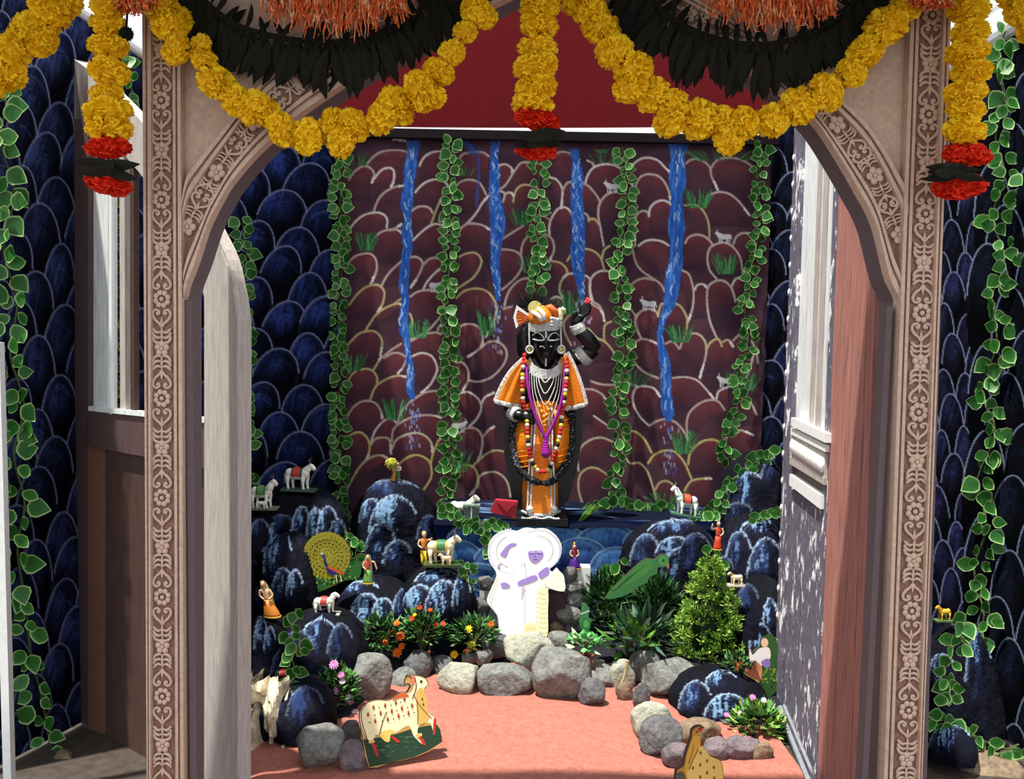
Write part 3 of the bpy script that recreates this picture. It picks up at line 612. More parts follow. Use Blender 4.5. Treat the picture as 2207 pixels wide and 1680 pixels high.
# arch mouldings with carved band between inner and outer curve
def archband(inn, out):
    n = 70; A = resample(smooth(inn, 6), n); B = resample(smooth(out, 6), n)
    A = np.array(A); B = np.array(B); k0 = 0
    def C(f): return [tuple(a + (b - a) * f) for a, b in zip(A, B)]
    m = MB()
    def band(f0, f1, yf): m.strip([W(x, y, GY - yf) for x, y in C(f0)], [W(x, y, GY - yf) for x, y in C(f1)], (0, yf + .035, 0))
    band(0, .10, .012); band(.10, .16, .0); band(.16, .24, .014); band(.78, .86, .012); band(.86, .92, .0); band(.92, 1.0, .016)
    o = part('arch_moulding', m, M_gate, gate)
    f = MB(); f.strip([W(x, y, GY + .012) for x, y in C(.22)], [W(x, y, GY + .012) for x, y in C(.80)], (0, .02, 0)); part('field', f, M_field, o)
    mid = np.array(C(.51)); s = np.r_[0, np.cumsum(np.linalg.norm(np.diff(mid, axis=0), axis=1))]
    d = 40; k = 0
    while d < s[-1] - 10:
        i = min(int(np.searchsorted(s, d)), n - 2); x, y = mid[i]; tx, ty = mid[i + 1] - mid[i - 1]; ang = math.atan2(tx, -ty)
        wid = np.linalg.norm(B[i] - A[i]) * .27
        me, sz, fl, st = [(FL5, None, 1, 28), (FROND, 15, 1, 26), (CURL, 17, 1, 28), (CURL, 17, -1, 26), (FROND, 15, -1, 28)][k % 5]
        motif(me, o, x, y, min(wid, 24) * (.85 if me is FL5 else 1), ang, sz, fl); d += st; k += 1
archband(INL, OUL); archband(INR, OUR)
# inner jamb posts and thin beads along the reveal
def jamb(px0, px1, ytop, Y0, Y1, m, name='jamb'):
    a = W(px0, ytop, Y0); b = W(px1, ytop, Y0); mb = MB(); mb.box(min(a.x, b.x), max(a.x, b.x), Y0, Y1, -.02, a.z); part(name, mb, m, gate)
jamb(399, 414, 646, GY + .005, GY + .06, M_reveal, 'jamb_bead'); jamb(1912, 1925, 660, GY + .005, GY + .06, M_reveal, 'jamb_bead')

# ================================================================== door leaves
M_leaf = mat('brown_door_paint', (84, 66, 66), 0.6, 0.12, 30, 0.2, stretch=(1, 1, .2))
M_panel = mat('brown_panel', (74, 54, 48), 0.6, 0.14, 20, 0.2, stretch=(1, 1, .2))
M_grey = mat('grey_weathered_wood', (176, 168, 162), 0.7, 0.18, 14, 0.4, stretch=(3, 3, .3))
M_peel = mat('peeling_paint', (100, 96, 112), 0.6, 0.25, 26, 0.6, stretch=(1, 1, .4), rgb2=(236, 238, 240), thr=(.565, .60))
M_pale = mat('pale_weathered_paint', (222, 226, 226), 0.5, 0.16, 16, 0.4, stretch=(3, 3, .25), rgb2=(150, 156, 160), thr=(.55, .8))
M_salmon = mat('salmon_board', (164, 112, 102), 0.65, 0.25, 12, 0.4, stretch=(3, 3, .25), rgb2=(120, 80, 76), thr=(.5, .8))
M_glass = mat('milky_glass', (214, 222, 226), 0.12, 0.05, 8)
def leafplane(h, s):
    d = (s - h); d.z = 0; d.normalize(); return h, Vector((d.y, -d.x, 0)), d
# left leaf, swung back against the painted wall
h = W(512, 700, 2.95); s_ = W(163, 700, 3.60); p0, nn, dd = leafplane(h, s_)
if nn.y > 0: nn = -nn
DL = thing('door_leaf', 'brown arched wooden door leaf with open upper window, swung back on the left', 'door', (h.x, h.y, 0))
def L(px, py, out=0.0): return HP(px, py, p0 + nn * out, nn)
def dprism(mb, pts, th, out): mb.prism([L(x, y, out) for x, y in pts], nn * -th); return mb
ARCHL = smooth([(160,128),(200,158),(250,205),(310,268),(370,345),(425,430),(462,500),(490,560),(505,630),(512,690)], 3)
LOWL = smooth([(192,262),(235,300),(300,372),(360,455),(410,545),(440,640)], 3)
m = MB(); dprism(m, [(160,128),(190,150),(190,1900),(163,1900)], .045, 0); part('stile', m, M_leaf, DL)
m = MB(); dprism(m, ARCHL + [(440, 690)] + LOWL[::-1] + [(190, 262), (160, 255)], .045, 0); part('arched_rail', m, M_grey, DL)
m = MB(); dprism(m, [(440, 560), (476, 540), (490, 575), (505, 640), (512, 690), (512, 1900), (440, 1900)], .05, .004); part('stile', m, M_grey, DL, label='pale weathered hinge stile')
m = MB(); dprism(m, [(188,884),(445,912),(445,1010),(188,962)], .045, 0); part('rail', m, M_leaf, DL)
m = MB(); dprism(m, [(190,960),(445,1000),(445,1900),(190,1900)], .02, -.02); part('panel', m, M_panel, DL)
m = MB(); m.strip([L(190, 962, 0), L(190, 1900, 0)], [L(226, 968, -.018), L(226, 1900, -.018)], nn * -.008); part('panel_bevel', m, mat('brown_bevel', (108, 76, 60), .55, .12), DL)
m = MB(); dprism(m, [(190,262),(233,300),(233,890),(190,884)], .012, -.02); part('board', m, M_pale, DL, label='pale flaking board behind the window opening')
m = MB(); m.tube([L(244, 300, -.01), L(244, 892, -.01)], .014, 10); part('mullion', m, M_white, DL, label='white mullion')
m = MB(); dprism(m, [(257,310),(268,325),(270,896),(259,894)], .02, -.005); part('mullion', m, M_grey, DL)
m = MB(); dprism(m, [(281,340),(288,350),(289,899),(283,898)], .02, -.005); part('mullion', m, M_panel, DL)
m = MB(); dprism(m, [(190,876),(440,902),(440,912),(190,886)], .03, .006); part('sill', m, M_pale, DL)
# right leaf, opened straight back, lit face towards the shrine
h = W(1882, 700, 2.94); s_ = Vector((1.105, 3.93, h.z)); p0r, nr, dr = leafplane(h, s_)
if nr.x > 0: nr = -nr
DR = thing('door_leaf', 'pale peeling wooden door leaf with carved rail, opened inwards on the right', 'door', (h.x, h.y, 0))
def R(px, py, out=0.0): return HP(px, py, p0r + nr * out, nr)
def rprism(mb, pts, th, out): mb.prism([R(x, y, out) for x, y in pts], nr * -th); return mb
def rx(px, y): return px - (y - 700) * .036          # door verticals lean with the view
def rbox(name, x0, x1, y0, y1, th, out, mm, label=None, y0b=None, y1b=None):
    m = MB(); y0b = y0 if y0b is None else y0b; y1b = y1 if y1b is None else y1b
    rprism(m, [(rx(x0, y0), y0), (rx(x1, y0b), y0b), (rx(x1, y1b), y1b), (rx(x0, y1), y1)], th, out); return part(name, m, mm, DR, label=label)
rbox('stile', 1697, 1713, 170, 1800, .04, .004, M_peel, y0b=190)
rbox('panel', 1712, 1765, 190, 905, .015, -.012, M_pale, 'white weathered upper panel', y0b=260, y1b=925)
rbox('batten', 1764, 1774, 262, 925, .03, .006, M_grey, y0b=280); rbox('batten', 1751, 1755, 240, 918, .02, .0, M_grey, y0b=246, y1b=920); rbox('batten', 1777, 1784, 290, 930, .03, .002, M_pale, y0b=310)
rbox('batten', 1786, 1796, 320, 1800, .035, .0, M_peel, 'carved edge batten', y0b=340)
rbox('rail', 1712, 1788, 900, 918, .05, .022, M_white, y0b=935, y1b=955); rbox('rail', 1712, 1788, 922, 936, .05, .016, M_white, y0b=960, y1b=975)
cr = rbox('carved_rail', 1712, 1790, 936, 985, .04, .008, M_grey, y0b=978, y1b=1030)
for k in range(16):
    t = (k + .5) / 16; x = 1715 + 70 * t; y = 960 + 44 * t; x = rx(x, y)
    b = MB(); b.ball(R(x, y, .012), (.012, .016, .028), 8, 6); part('carved_bead', b, M_white, cr, smooth=True)
rbox('rail', 1712, 1788, 985, 1000, .04, .012, M_grey, y0b=1030, y1b=1046)
rbox('panel', 1712, 1790, 1000, 1060, .02, -.012, M_leaf, y0b=1046, y1b=1110)
rbox('rail', 1713, 1782, 1022, 1046, .04, .012, M_white, 'white chamfer above lower panel', y0b=1068, y1b=1098)
rbox('panel', 1712, 1790, 1050, 1800, .02, -.004, M_peel, 'grey panel with flaking white paint', y0b=1100)
rbox('hinge_board', 1797, 1830, 335, 1800, .04, .002, M_salmon, y0b=430); rbox('hinge_board', 1831, 1866, 432, 1800, .04, .0, M_salmon, y0b=520); rbox('hinge_board', 1866.6, 1884, 520, 1800, .035, -.004, M_salmon, y0b=590)
for k in range(22):
    y = 340 + k * 58; b = MB(); b.ball(R(rx(1698, y), y, .006), (.006, .007, .014), 8, 6); part('edge_bead', b, M_white, DR, smooth=True)
m = MB(); m.tube([R(1682, 1528, .012), R(1775, 1760, .03)], .016, 6); m.tube([R(1690, 1522, .02), R(1786, 1750, .036)], .007, 6)
part('door_bar', m, mat('grey_metal', (170, 176, 186), .4, .1, metal=.6), DR, label='grey metal bar slanting across the lower panel')
# ================================================================== marigold garlands
M_mari = mat('marigold_petals', (255, 216, 28), 0.7, 0.2, 140, 0, rgb2=(250, 172, 12), thr=(.54, .85), trans=.2)
M_marir = mat('red_marigold_petals', (238, 52, 16), 0.7, 0.28, 140, 0, rgb2=(176, 20, 8), thr=(.5, .75), trans=.15)
M_dleaf = mat('dark_dry_leaf', (26, 25, 11), 0.85, 0.4, 40, 0.3, rgb2=(12, 12, 6), thr=(.35, .65))
M_string = mat('garland_string', (110, 84, 40), 0.9, 0.2)
M_black = mat('black_yarn', (10, 9, 10), 0.95, 0.3, 60)
def marigold_mesh(seed, m):
    r = random.Random(seed); b = MB(); b.ball((0, 0, 0), (.62, .62, .56), 10, 7)
    for k in range(150):
        z = 1 - 2 * (k + .5) / 150; a = k * 2.39996; q = math.sqrt(1 - z * z); d = Vector((q * math.cos(a), q * math.sin(a), z))
        d = (d + Vector((r.uniform(-.15, .15), r.uniform(-.15, .15), r.uniform(-.15, .15)))).normalized()
        t = d.cross(Vector((0, 0, 1)) if abs(d.z) < .9 else Vector((1, 0, 0))).normalized(); u = d.cross(t); th = r.uniform(0, 6.28)
        t, u = t * math.cos(th) + u * math.sin(th), u * math.cos(th) - t * math.sin(th)
        R0 = .5; R1 = r.uniform(.82, .95); R2 = R1 + r.uniform(.04, .12); w = r.uniform(.15, .22)
        P = lambda rr, tt, uu: Vector((d.x * rr, d.y * rr, d.z * rr * .9)) + t * tt + u * uu
        b.add([P(R0, -w * .4, 0), P(R0, w * .4, 0), P(R1, w, .05), P(R2, w * .5, .16), P(R2 - .03, 0, .10), P(R2, -w * .5, .17), P(R1, -w, .05)], [(0, 1, 2, 6), (2, 3, 4, 6), (4, 5, 6)])
    me = b.mesh('marigold', smooth=False); me.materials.append(m); return me
MY = [marigold_mesh(k, M_mari) for k in range(3)]; MR = [marigold_mesh(k + 5, M_marir) for k in range(2)]
def longleaf_mesh(m, name='leaf', w=.13, seg=5, curl=.12):
    b = MB(); vs = []; fs = []
    for i in range(seg + 1):
        t = i / seg; ww = w * math.sin(math.pi * min(1, .06 + t * .94)) ** .8 + .004; y = curl * math.sin(t * 2.6)
        vs += [(-ww, y + .04 * ww / w, -t), (0, y - .02, -t), (ww, y + .04 * ww / w, -t)]
    for i in range(seg): fs += [(3 * i, 3 * i + 1, 3 * i + 4, 3 * i + 3), (3 * i + 1, 3 * i + 2, 3 * i + 5, 3 * i + 4)]
    b.add(vs, fs); me = b.mesh(name); me.materials.append(m); return me
DLEAF = longleaf_mesh(M_dleaf)
rg = random.Random(21)
def garland(flowers, label, group=None, Y=2.60, leafknots=(), name='marigold_garland'):
    x, y = flowers[0][0], flowers[0][1]; top = min(f[1] for f in flowers); base = W(flowers[0][0], max(f[1] for f in flowers), Y)
    g = thing(name, label, 'garland', base, group)
    pts = [W(f[0], f[1], Y) for f in flowers]
    s = MB(); s.tube([tuple(p) for p in smooth([tuple(p) for p in pts], 4)], .004, 6); part('string', s, M_string, g)
    for i, f in enumerate(flowers):
        red = len(f) > 4; me = rg.choice(MR if red else MY); rx_ = S(f[2], Y) * 1.0; ry_ = S(f[3], Y) * 1.0
        if me is None: continue
        n = flowers[min(i + 1, len(flowers) - 1)]; q = flowers[max(i - 1, 0)]; ang = math.atan2(n[0] - q[0], n[1] - q[1])
        inst('marigold', me, g, W(f[0], f[1], Y + rg.uniform(-.015, .015)), (rg.uniform(-.3, .3), -ang + math.pi * 0, rg.uniform(0, 6.28)), (rx_, rx_, ry_))
    for (lx, ly, w) in leafknots:
        for k in range(9):
            a = rg.choice([-1, 1]) * rg.uniform(1.25, 1.75); o = inst('leaf', DLEAF, g, W(lx - math.copysign(w * .55, a) * rg.uniform(.4, 1.0), ly + rg.uniform(-9, 9), Y - .05 - rg.uniform(0, .03)), (rg.uniform(-.25, .25), -a, rg.uniform(-.3, .3)), S(w, Y) * rg.uniform(1.1, 1.5))
    return g
def F(l, e=.95): return [(a, b, c, c * e) for a, b, c in l]
GR = 'marigold garlands on the gateway'
garland(F([(345,12,42),(371,49,47),(381,108,36),(432,100,28),(440,130,32),(468,179,46),(509,217,38),(545,232,40),(570,240,38),(608,279,42),(663,294,42),(722,276,46),(736,302,42),(763,270,40),(824,250,44),(856,228,46),(905,196,48),(928,208,36),(945,155,38),(974,113,31),(1002,71,28),(1026,22,36),(1046,36,28)], .85), 'yellow marigold swag hanging across the left half of the arch', GR)
garland(F([(1238,2,34),(1272,24,44),(1295,60,44),(1324,112,42),(1364,148,44),(1358,190,40),(1406,204,42),(1452,222,36),(1446,256,44),(1506,257,46),(1560,268,42),(1572,300,36),(1606,265,38),(1664,260,38),(1721,228,44),(1779,199,44),(1834,157,36),(1865,112,44),(1910,56,48),(1952,14,38)], .9), 'yellow marigold swag hanging across the right half of the arch', GR)
def tass(fl, reds, knot, label):
    L = F(fl, .72) + [(a, b, c, c * .55, 1) for a, b, c in reds]; L.sort(key=lambda q: q[1])
    garland(L, label, 'hanging marigold tassels', 2.57, [knot], 'marigold_tassel')
tass([(1164,14,46),(1161,55,44),(1159,103,44),(1154,145,50),(1156,187,46),(1148,226,47)], [(1160,258,54),(1156,324,47)], (1167,292,56), 'yellow marigold tassel with red tip hanging in front of the brown curtain')
tass([(235,12,42),(232,50,40),(233,100,44),(235,155,46),(230,203,38),(233,240,52),(235,276,52)], [(233,318,50),(233,396,52)], (226,356,58), 'yellow marigold tassel with red tip hanging over the left door leaf')
tass([(2088,20,46),(2091,70,42),(2085,112,46),(2094,155,44),(2080,200,46),(2082,236,42),(2078,282,47)], [(2085,333,54),(2066,402,58)], (2064,367,58), 'yellow marigold tassel with red tip hanging over the right pilaster')
garland(F([(140,-4,40),(110,20,50),(78,60,48),(58,80,42),(92,92,38),(26,112,46),(12,156,46),(-16,180,40)], .85), 'yellow marigold swag in the upper left corner', GR)
garland(F([(2180,-14,34),(2200,22,36),(2226,60,36)], .9), 'yellow marigold garland end in the upper right corner', GR)
# dark leaf festoons
def festoon(path, label):
    P = resample(smooth(path, 6), 62); g = thing('leaf_festoon', label, 'garland', W(P[31][0], P[31][1], 2.63), 'dark leaf festoons on the arch')
    s = MB(); s.tube([W(x, y - 10, 2.66) for x, y in P], .007, 8); part('cord', s, M_dleaf, g)
    for i in range(1, 61):
        x, y = P[i]; tx = P[i + 1][0] - P[i - 1][0]; ty = P[i + 1][1] - P[i - 1][1]; ang = math.atan2(ty, tx)
        for q in range(2):
            inst('leaf', DLEAF, g, W(x + rg.uniform(-6, 6), y - 14 + q * 20, 2.655 - q * .012 - rg.uniform(0, .006)), (rg.uniform(-.02, .2), ang * .55 + rg.uniform(-.42, .42), rg.uniform(-.5, .5)), (S(88, 2.62) * 1.15, S(88, 2.62), S(rg.uniform(66, 112), 2.62)))
        if i % 2: inst('leaf', DLEAF, g, W(x + rg.uniform(-8, 8), y - 8, 2.65), (rg.uniform(-.2, .3), math.pi + ang * .55 + rg.uniform(-.7, .7), rg.uniform(-.8, .8)), S(rg.uniform(40, 70), 2.62))
festoon([(392,-70),(425,-6),(500,58),(590,88),(690,100),(790,92),(880,48),(950,-10),(985,-70)], 'dark hanging leaf festoon above the left marigold swag')
festoon([(1365,-70),(1395,-6),(1450,50),(1540,92),(1640,106),(1730,88),(1810,40),(1868,-20),(1890,-70)], 'dark hanging leaf festoon above the right marigold swag')
# fringes of dried orange flowers at the top
M_straw = mat('dried_orange_petals', (230, 112, 56), 0.8, 0.35, 40, 0, rgb2=(240, 190, 140), thr=(.5, .62))
def fringe(x0, x1, dep, label, seed):
    r = random.Random(seed); g = thing('dried_flower_fringe', label, 'garland', W((x0 + x1) / 2, dep, 2.56)); b = MB()
    for k in range(300):
        t = r.random(); x = x0 + (x1 - x0) * t; l = dep * (.45 + .55 * math.sin(math.pi * t)) * r.uniform(.4, 1.05); y = r.uniform(-60, 0)
        pts = [W(x, y, 2.55 + r.uniform(-.03, .03))]; a = r.uniform(-.5, .5)
        for q in range(4): y += (l + 40) / 4 * r.uniform(.5, 1.1); x += a * 12 + r.uniform(-7, 7); pts.append(W(x, min(y, l), 2.55 + r.uniform(-.04, .03)))
        b.tube(pts, [.0022, .0022, .002, .0018, .001], 4, cap=False)
    part('dried_petals', b, M_straw, g, kind='stuff')
fringe(575, 875, 92, 'fringe of dried orange flowers at the top of the left arch', 3); fringe(1528, 1802, 74, 'fringe of dried orange flowers at the top of the right arch', 4)
fringe(262, 318, 34, 'small dried red flower tuft at the top of the left pilaster', 5); fringe(1972, 2044, 22, 'small dried red flower tuft at the top of the right pilaster', 6)
# black yarn pompoms against the evil eye
for x, y, r_, lb in ((272,73,17,'black yarn pompom hanging beside the left marigold tassel'),(675,70,21,'black yarn pompom under the left orange fringe'),(1352,45,19,'black yarn pompom beside the right marigold swag')):
    g = thing('yarn_pompom', lb, 'pompom', W(x, y + r_, 2.58), 'black yarn pompoms'); c = W(x, y, 2.58); b = MB(); R_ = S(r_, 2.58); b.ball(c, R_ * .85, 14, 10)
    for k in range(160):
        d = Vector((rg.gauss(0, 1), rg.gauss(0, 1), rg.gauss(0, 1))).normalized(); e = d.cross(Vector((.3, .5, .8))).normalized() * R_ * .1
        b.add([c + d * R_ * .7 + e, c + d * R_ * .7 - e, c + d * R_ * 1.08], [(0, 1, 2)])
    part('yarn', b, M_black, g); b = MB(); b.tube([c, W(x + 6, -40, 2.6)], .003, 5); part('cord', b, M_black, g)
# ================================================================== trailing vines
def ivy_mesh(k, m):
    """variegated leaf: green middle, pale rim, slightly cupped; root at origin, tip towards -Z"""
    out = [(0, 0), (.22, -.06), (.46, -.24), (.45, -.50), (.24, -.80), (0, -1.06), (-.24, -.80), (-.45, -.50), (-.46, -.24), (-.22, -.06)]
    if k == 1: out = [(0, 0), (.2, -.1), (.34, -.3), (.40, -.55), (.24, -.82), (0, -1.0), (-.24, -.82), (-.40, -.55), (-.34, -.3), (-.2, -.1)]
    vs = []; cs = []; n = len(out); fs = []
    for x, z in out: vs.append((x, .10 * abs(x) * 2 - .05, z)); cs.append((186, 222, 148))
    for x, z in out: vs.append((x * .76, .02 + .10 * abs(x), -.48 + (z + .48) * .8)); cs.append((56, 122, 42) if k else (44, 106, 36))
    vs.append((0, -.05, -.48)); cs.append((36, 96, 34))
    for i in range(n): j = (i + 1) % n; fs += [(i, j, n + j, n + i), (n + i, n + j, 2 * n)]
    b = MB(); b.add(vs, fs, cs); me = b.mesh('leaf', smooth=True); me.materials.append(m); return me
M_ivy = mat('vine_leaf', None, 0.45, 0.22, 50, trans=.25); M_stem = mat('vine_stem', (70, 82, 40), 0.8, 0.2)
IVY = [ivy_mesh(0, M_ivy), ivy_mesh(1, M_ivy)]
rv = random.Random(5)
def vine(path, where, size, label, dens=1.0, group='trailing ivy vines', spread=1.0):
    """path px; where(px,py)->point on the wall it hangs on; size leaf length px"""
    P = smooth(path, 8); T = sum(math.hypot(b[0] - a[0], b[1] - a[1]) for a, b in zip(P[:-1], P[1:])); n = int(T / (size * .34) * dens)
    g = thing('ivy_vine', label, 'vine', where(*P[-1]), group); out = Vector((0, -.02, 0))
    b = MB(); b.tube([where(*q) + out for q in resample(P, max(6, int(T / 25)))], .004, 5); part('stem', b, M_stem, g)
    sc = (where(P[0][0] + 10, P[0][1]) - where(*P[0])).length / 10
    Q = resample(P, n)
    for i, (x, y) in enumerate(Q):
        side = 1 if i % 2 else -1; yv = where(x, y).y; s = size * yv / FPX * rv.uniform(.75, 1.2)
        a = side * rv.uniform(.5, 1.9) * (1 if rv.random() < .85 else .2)
        inst('leaf', rv.choice(IVY), g, where(x + side * rv.uniform(0, .25) * size * spread, y + rv.uniform(-.3, .3) * size) + Vector((0, -.025 - rv.uniform(0, .035), 0)), (rv.uniform(-.55, .25), -a, rv.uniform(-.5, .5)), s)
    return g
onC = lambda px, py: W(px, py, CY - .03)
pl_, nl_ = wall_plane(LW0, LW1); pr_, nr_ = wall_plane(RW0, RW1)
if nl_.x < 0: nl_ = -nl_
if nr_.x > 0: nr_ = -nr_
onL = lambda px, py: HP(px, py, pl_ + nl_ * .03, nl_)
onR = lambda px, py: HP(px, py, pr_ + nr_ * .03, nr_)
vine([(742,322),(735,420),(738,560),(730,700),(736,800),(731,900),(737,1000),(734,1090),(742,1135)], onC, 24, 'long ivy strand down the left edge of the brown curtain', 1.25)
vine([(976,302),(970,400),(972,520),(966,640),(972,760),(968,880),(972,980),(962,1060),(985,1120)], onC, 24, 'ivy strand on the curtain between the first and second painted waterfalls', 1.25)
vine([(1160,350),(1162,420),(1152,480),(1166,540),(1158,600),(1152,640)], onC, 24, 'short ivy strand ending above the head of the idol', 1.2)
vine([(1340,318),(1350,400),(1346,480),(1332,560),(1340,660),(1346,760),(1330,860),(1336,960),(1322,1030),(1330,1075)], onC, 24, 'ivy strand on the curtain just right of the third painted waterfall', 1.2)
vine([(1642,310),(1632,400),(1638,480),(1622,560),(1604,660),(1612,740),(1590,800),(1592,860),(1570,920),(1560,960),(1572,1000)], onC, 22, 'ivy strand down the right edge of the brown curtain', 1.05)
vine([(524,470),(534,560),(528,640),(536,740),(526,840),(540,930),(528,1000),(548,1050)], onL, 26, 'ivy strand on the blue wall beside the left door leaf', 1.2)
vine([(282,120),(288,240),(276,360),(284,470),(276,600),(284,720),(274,830),(284,900)], onL, 26, 'ivy strand seen through the window of the left door leaf', 1.0)
vine([(14,70),(30,190),(8,300),(36,420),(14,540),(44,650),(28,760),(58,870),(36,980),(60,1080),(44,1180),(60,1290),(72,1400),(96,1500),(112,1590),(122,1640)], onL, 42, 'long broad-leaved ivy trailing down the far left wall', .82)
vine([(2160,70),(2146,140),(2158,220),(2140,300),(2160,380),(2134,470),(2160,560),(2130,650),(2144,740),(2110,840),(2140,930),(2100,1040),(2122,1130),(2094,1230),(2116,1330),(2080,1420)], onR, 36, 'long ivy trailing down the blue wall right of the gateway', .95)
onG = lambda px, py: W(px, py, 3.46)
vine([(2075,1320),(2050,1390),(2030,1440),(2040,1500),(2010,1530),(2060,1560),(2110,1590),(2160,1610),(2190,1600)], onG, 34, 'ivy sprawling over the dark blue rock at the lower right', 1.2)
onLed = lambda px, py: W(px, py, 5.28)
vine([(1270,1092),(1310,1084),(1350,1080),(1400,1092),(1440,1088)], onLed, 26, 'ivy lying along the back of the ledge right of the idol', 1.5)
vine([(1655,968),(1620,985),(1590,1020),(1560,1050),(1540,1085),(1510,1105),(1500,1130)], lambda x, y: W(x, y, 5.0), 26, 'ivy curling down beside the upper right boulder', 1.5)
vine([(955,1080),(985,1110),(1010,1128),(1050,1120),(1080,1126)], lambda x, y: W(x, y, 4.88), 24, 'ivy under the white cow at the left end of the ledge', 1.5)
vine([(740,1140),(765,1160),(770,1190),(758,1215)], lambda x, y: W(x, y, 4.6), 26, 'ivy tuft beside the peacock board', 1.4)
vine([(640,1310),(630,1350),(650,1385),(630,1420),(640,1450),(610,1475),(570,1485)], lambda x, y: W(x, y, 3.64), 30, 'ivy hanging down the front of the left rocks below the white horse', 1.1)
vine([(1040,1130),(1062,1160),(1052,1180)], lambda x, y: W(x, y, 4.8), 22, 'small ivy sprig hanging beside the white couple', 1.4)
vine([(1530,1180),(1545,1200),(1516,1225),(1510,1260)], lambda x, y: W(x, y, 4.35), 26, 'ivy sprig behind the tip of the conifer', 1.3)
vine([(1335,1205),(1315,1235),(1325,1262),(1300,1290)], lambda x, y: W(x, y, 4.5), 28, 'ivy sprig left of the green parrot board', 1.3)
vine([(1680,1100),(1650,1098),(1625,1112)], lambda x, y: W(x, y, 4.62), 22, 'ivy sprig on the right boulders beside the door', 1.5)
vine([(985,1200),(1003,1215),(1012,1240),(1000,1260)], lambda x, y: W(x, y, 4.4), 20, 'ivy sprig at the foot of the cow and herdsman group', 1.3)
# ================================================================== painted plaster boulders
def rockpaint(p, lobes, seed):
    n = vnoise(p.X * .03, p.Y * .012, seed); n2 = vnoise(p.X * .14, p.Y * .05, seed + 1)
    p.C[:] = np.array((6, 7, 14)) + (n[:, None] * n2[:, None]) * np.array((16, 20, 36))
    for k, (cx, ty, hw, h, br) in enumerate(lobes):
        pts = [(cx + hw * math.cos(a), ty + h * .6 * (1 - math.sin(a) ** .85)) for a in np.linspace(math.pi * .98, .06, 24)]
        poly = pts + [(cx + hw * .9, ty + h), (cx - hw * .9, ty + h)]
        idx = p.box(poly, 1); 
        if not idx.size: continue
        idx = idx[p.inside(idx, poly)]
        if not idx.size: continue
        x = (p.X[idx] - cx) / hw; y = (p.Y[idx] - ty) / h
        p.C[idx] = np.array((9, 11, 25))
        br_n = vnoise(p.X[idx] * .22, p.Y[idx] * .05, seed + k) * .55 + vnoise(p.X[idx] * .5, p.Y[idx] * .3, seed + k + 5) * .45
        g = np.clip(1.2 - 1.5 * np.hypot((x + .3) * .85, (y - .22) * 1.2), 0, 1)
        p.mix(idx, (34, 50, 94), np.clip((g * 1.4 * br_n - .34) * 2.2, 0, .85))
        p.mix(idx, (126, 166, 196), np.clip((g * (.5 + .5 * br) * (br_n * 1.25) - .56) * 9, 0, .8) * min(1, br))
        for o in range(3):
            q = [(a_ + (cx - a_) * .10 * o, b_ + 5 * o) for a_, b_ in pts]
            p.stroke(q[1:20 - 4 * o], 4.0 - o, (140, 164, 190), (.9, .35, .2)[o] * min(1, br + .25), 2.0, 1.1, seed + k + o)
def mound(label, x0, x1, yt, Y, depth, lobes=(), zb=0.0, e=2.4, cx=None, name='painted_boulder', seed=1, taper=0.0):
    cx = (x0 + x1) / 2 if cx is None else cx; c = W(cx, yt, Y); a = S(x1 - x0, Y) / 2; h = c.z - zb; nu, nv = 190, 104; V = []
    for j in range(nv + 1):
        v = j / nv; rr = (1 - v ** e) ** (1 / 2.0) if v < 1 else 0; rr *= 1 - taper * v
        for i in range(nu):
            t = 2 * math.pi * i / nu; co, si = math.cos(t), math.sin(t)
            dx = math.copysign(abs(co) ** .85, co) * a * rr; dy = math.copysign(abs(si) ** .85, si) * depth * rr
            q = Vector((co * 1.7 * a * 6, si * 1.7 * depth * 6, v * h * 7 + seed)); f = 1 + .16 * mnoise.noise(q * .6) + .07 * mnoise.noise(q * 1.7) + .035 * math.sin(t * 9 + seed + 3 * mnoise.noise(q)) * (1 - v)
            V.append((c.x + dx * f, Y + dy * f, zb + h * v * (1 + .03 * mnoise.noise(q)) if j else zb))
    X, Yp = proj(np.array(V)); P = Paint(X, Yp, (0, 0, 0)); rockpaint(P, lobes, seed)
    fs = [(j * nu + i, j * nu + (i + 1) % nu, (j + 1) * nu + (i + 1) % nu, (j + 1) * nu + i) for j in range(nv) for i in range(nu)]
    fs.append(tuple(range(nu - 1, -1, -1)))
    b = MB(); b.v = V; b.f = fs; b.c = [tuple(q) for q in P.lin()]
    o = part(name, b, M_rock, smooth=True, origin=(c.x, Y, zb)); tag(o, label, 'boulder', 'blue and black painted boulders'); return o
mound('tall painted boulder at the left rear, carrying the saddled white bull', 520, 748, 1048, 4.64, .26, [(606,1110,30,60,.3),(650,1092,22,130,1),(680,1096,20,130,1),(707,1092,26,150,.8),(728,1120,24,150,.7)], seed=3, e=7)
mound('dark painted boulder behind the left door leaf, carrying the white cow and calf', 486, 606, 1098, 4.40, .18, [(598,1126,34,210,.9),(560,1120,20,60,.4),(545,1210,30,160,.2)], seed=5, e=7)
mound('painted boulder left of the peacock board with a pale pointed streak', 548, 700, 1150, 4.30, .20, [(600,1130,33,230,1),(610,1225,24,120,.8),(636,1230,20,120,1),(570,1260,30,150,.2)], seed=6, e=5)
mound('dark blue boulder under the white horse', 600, 790, 1322, 3.98, .28, [(690,1335,46,130,.75),(735,1345,30,140,.35),(640,1360,40,120,.25)], seed=7, e=4.5)
mound('narrow dark boulder below the orange skirted lady', 500, 640, 1330, 3.92, .22, [(563,1330,16,150,1),(582,1352,14,110,.9),(610,1400,26,120,.2)], seed=8, e=3.5)
mound('dark navy boulder at the lower left, behind the two rounded stones', 560, 735, 1468, 3.62, .22, [(600,1475,44,150,.4),(660,1480,44,150,.2)], seed=9, e=3)
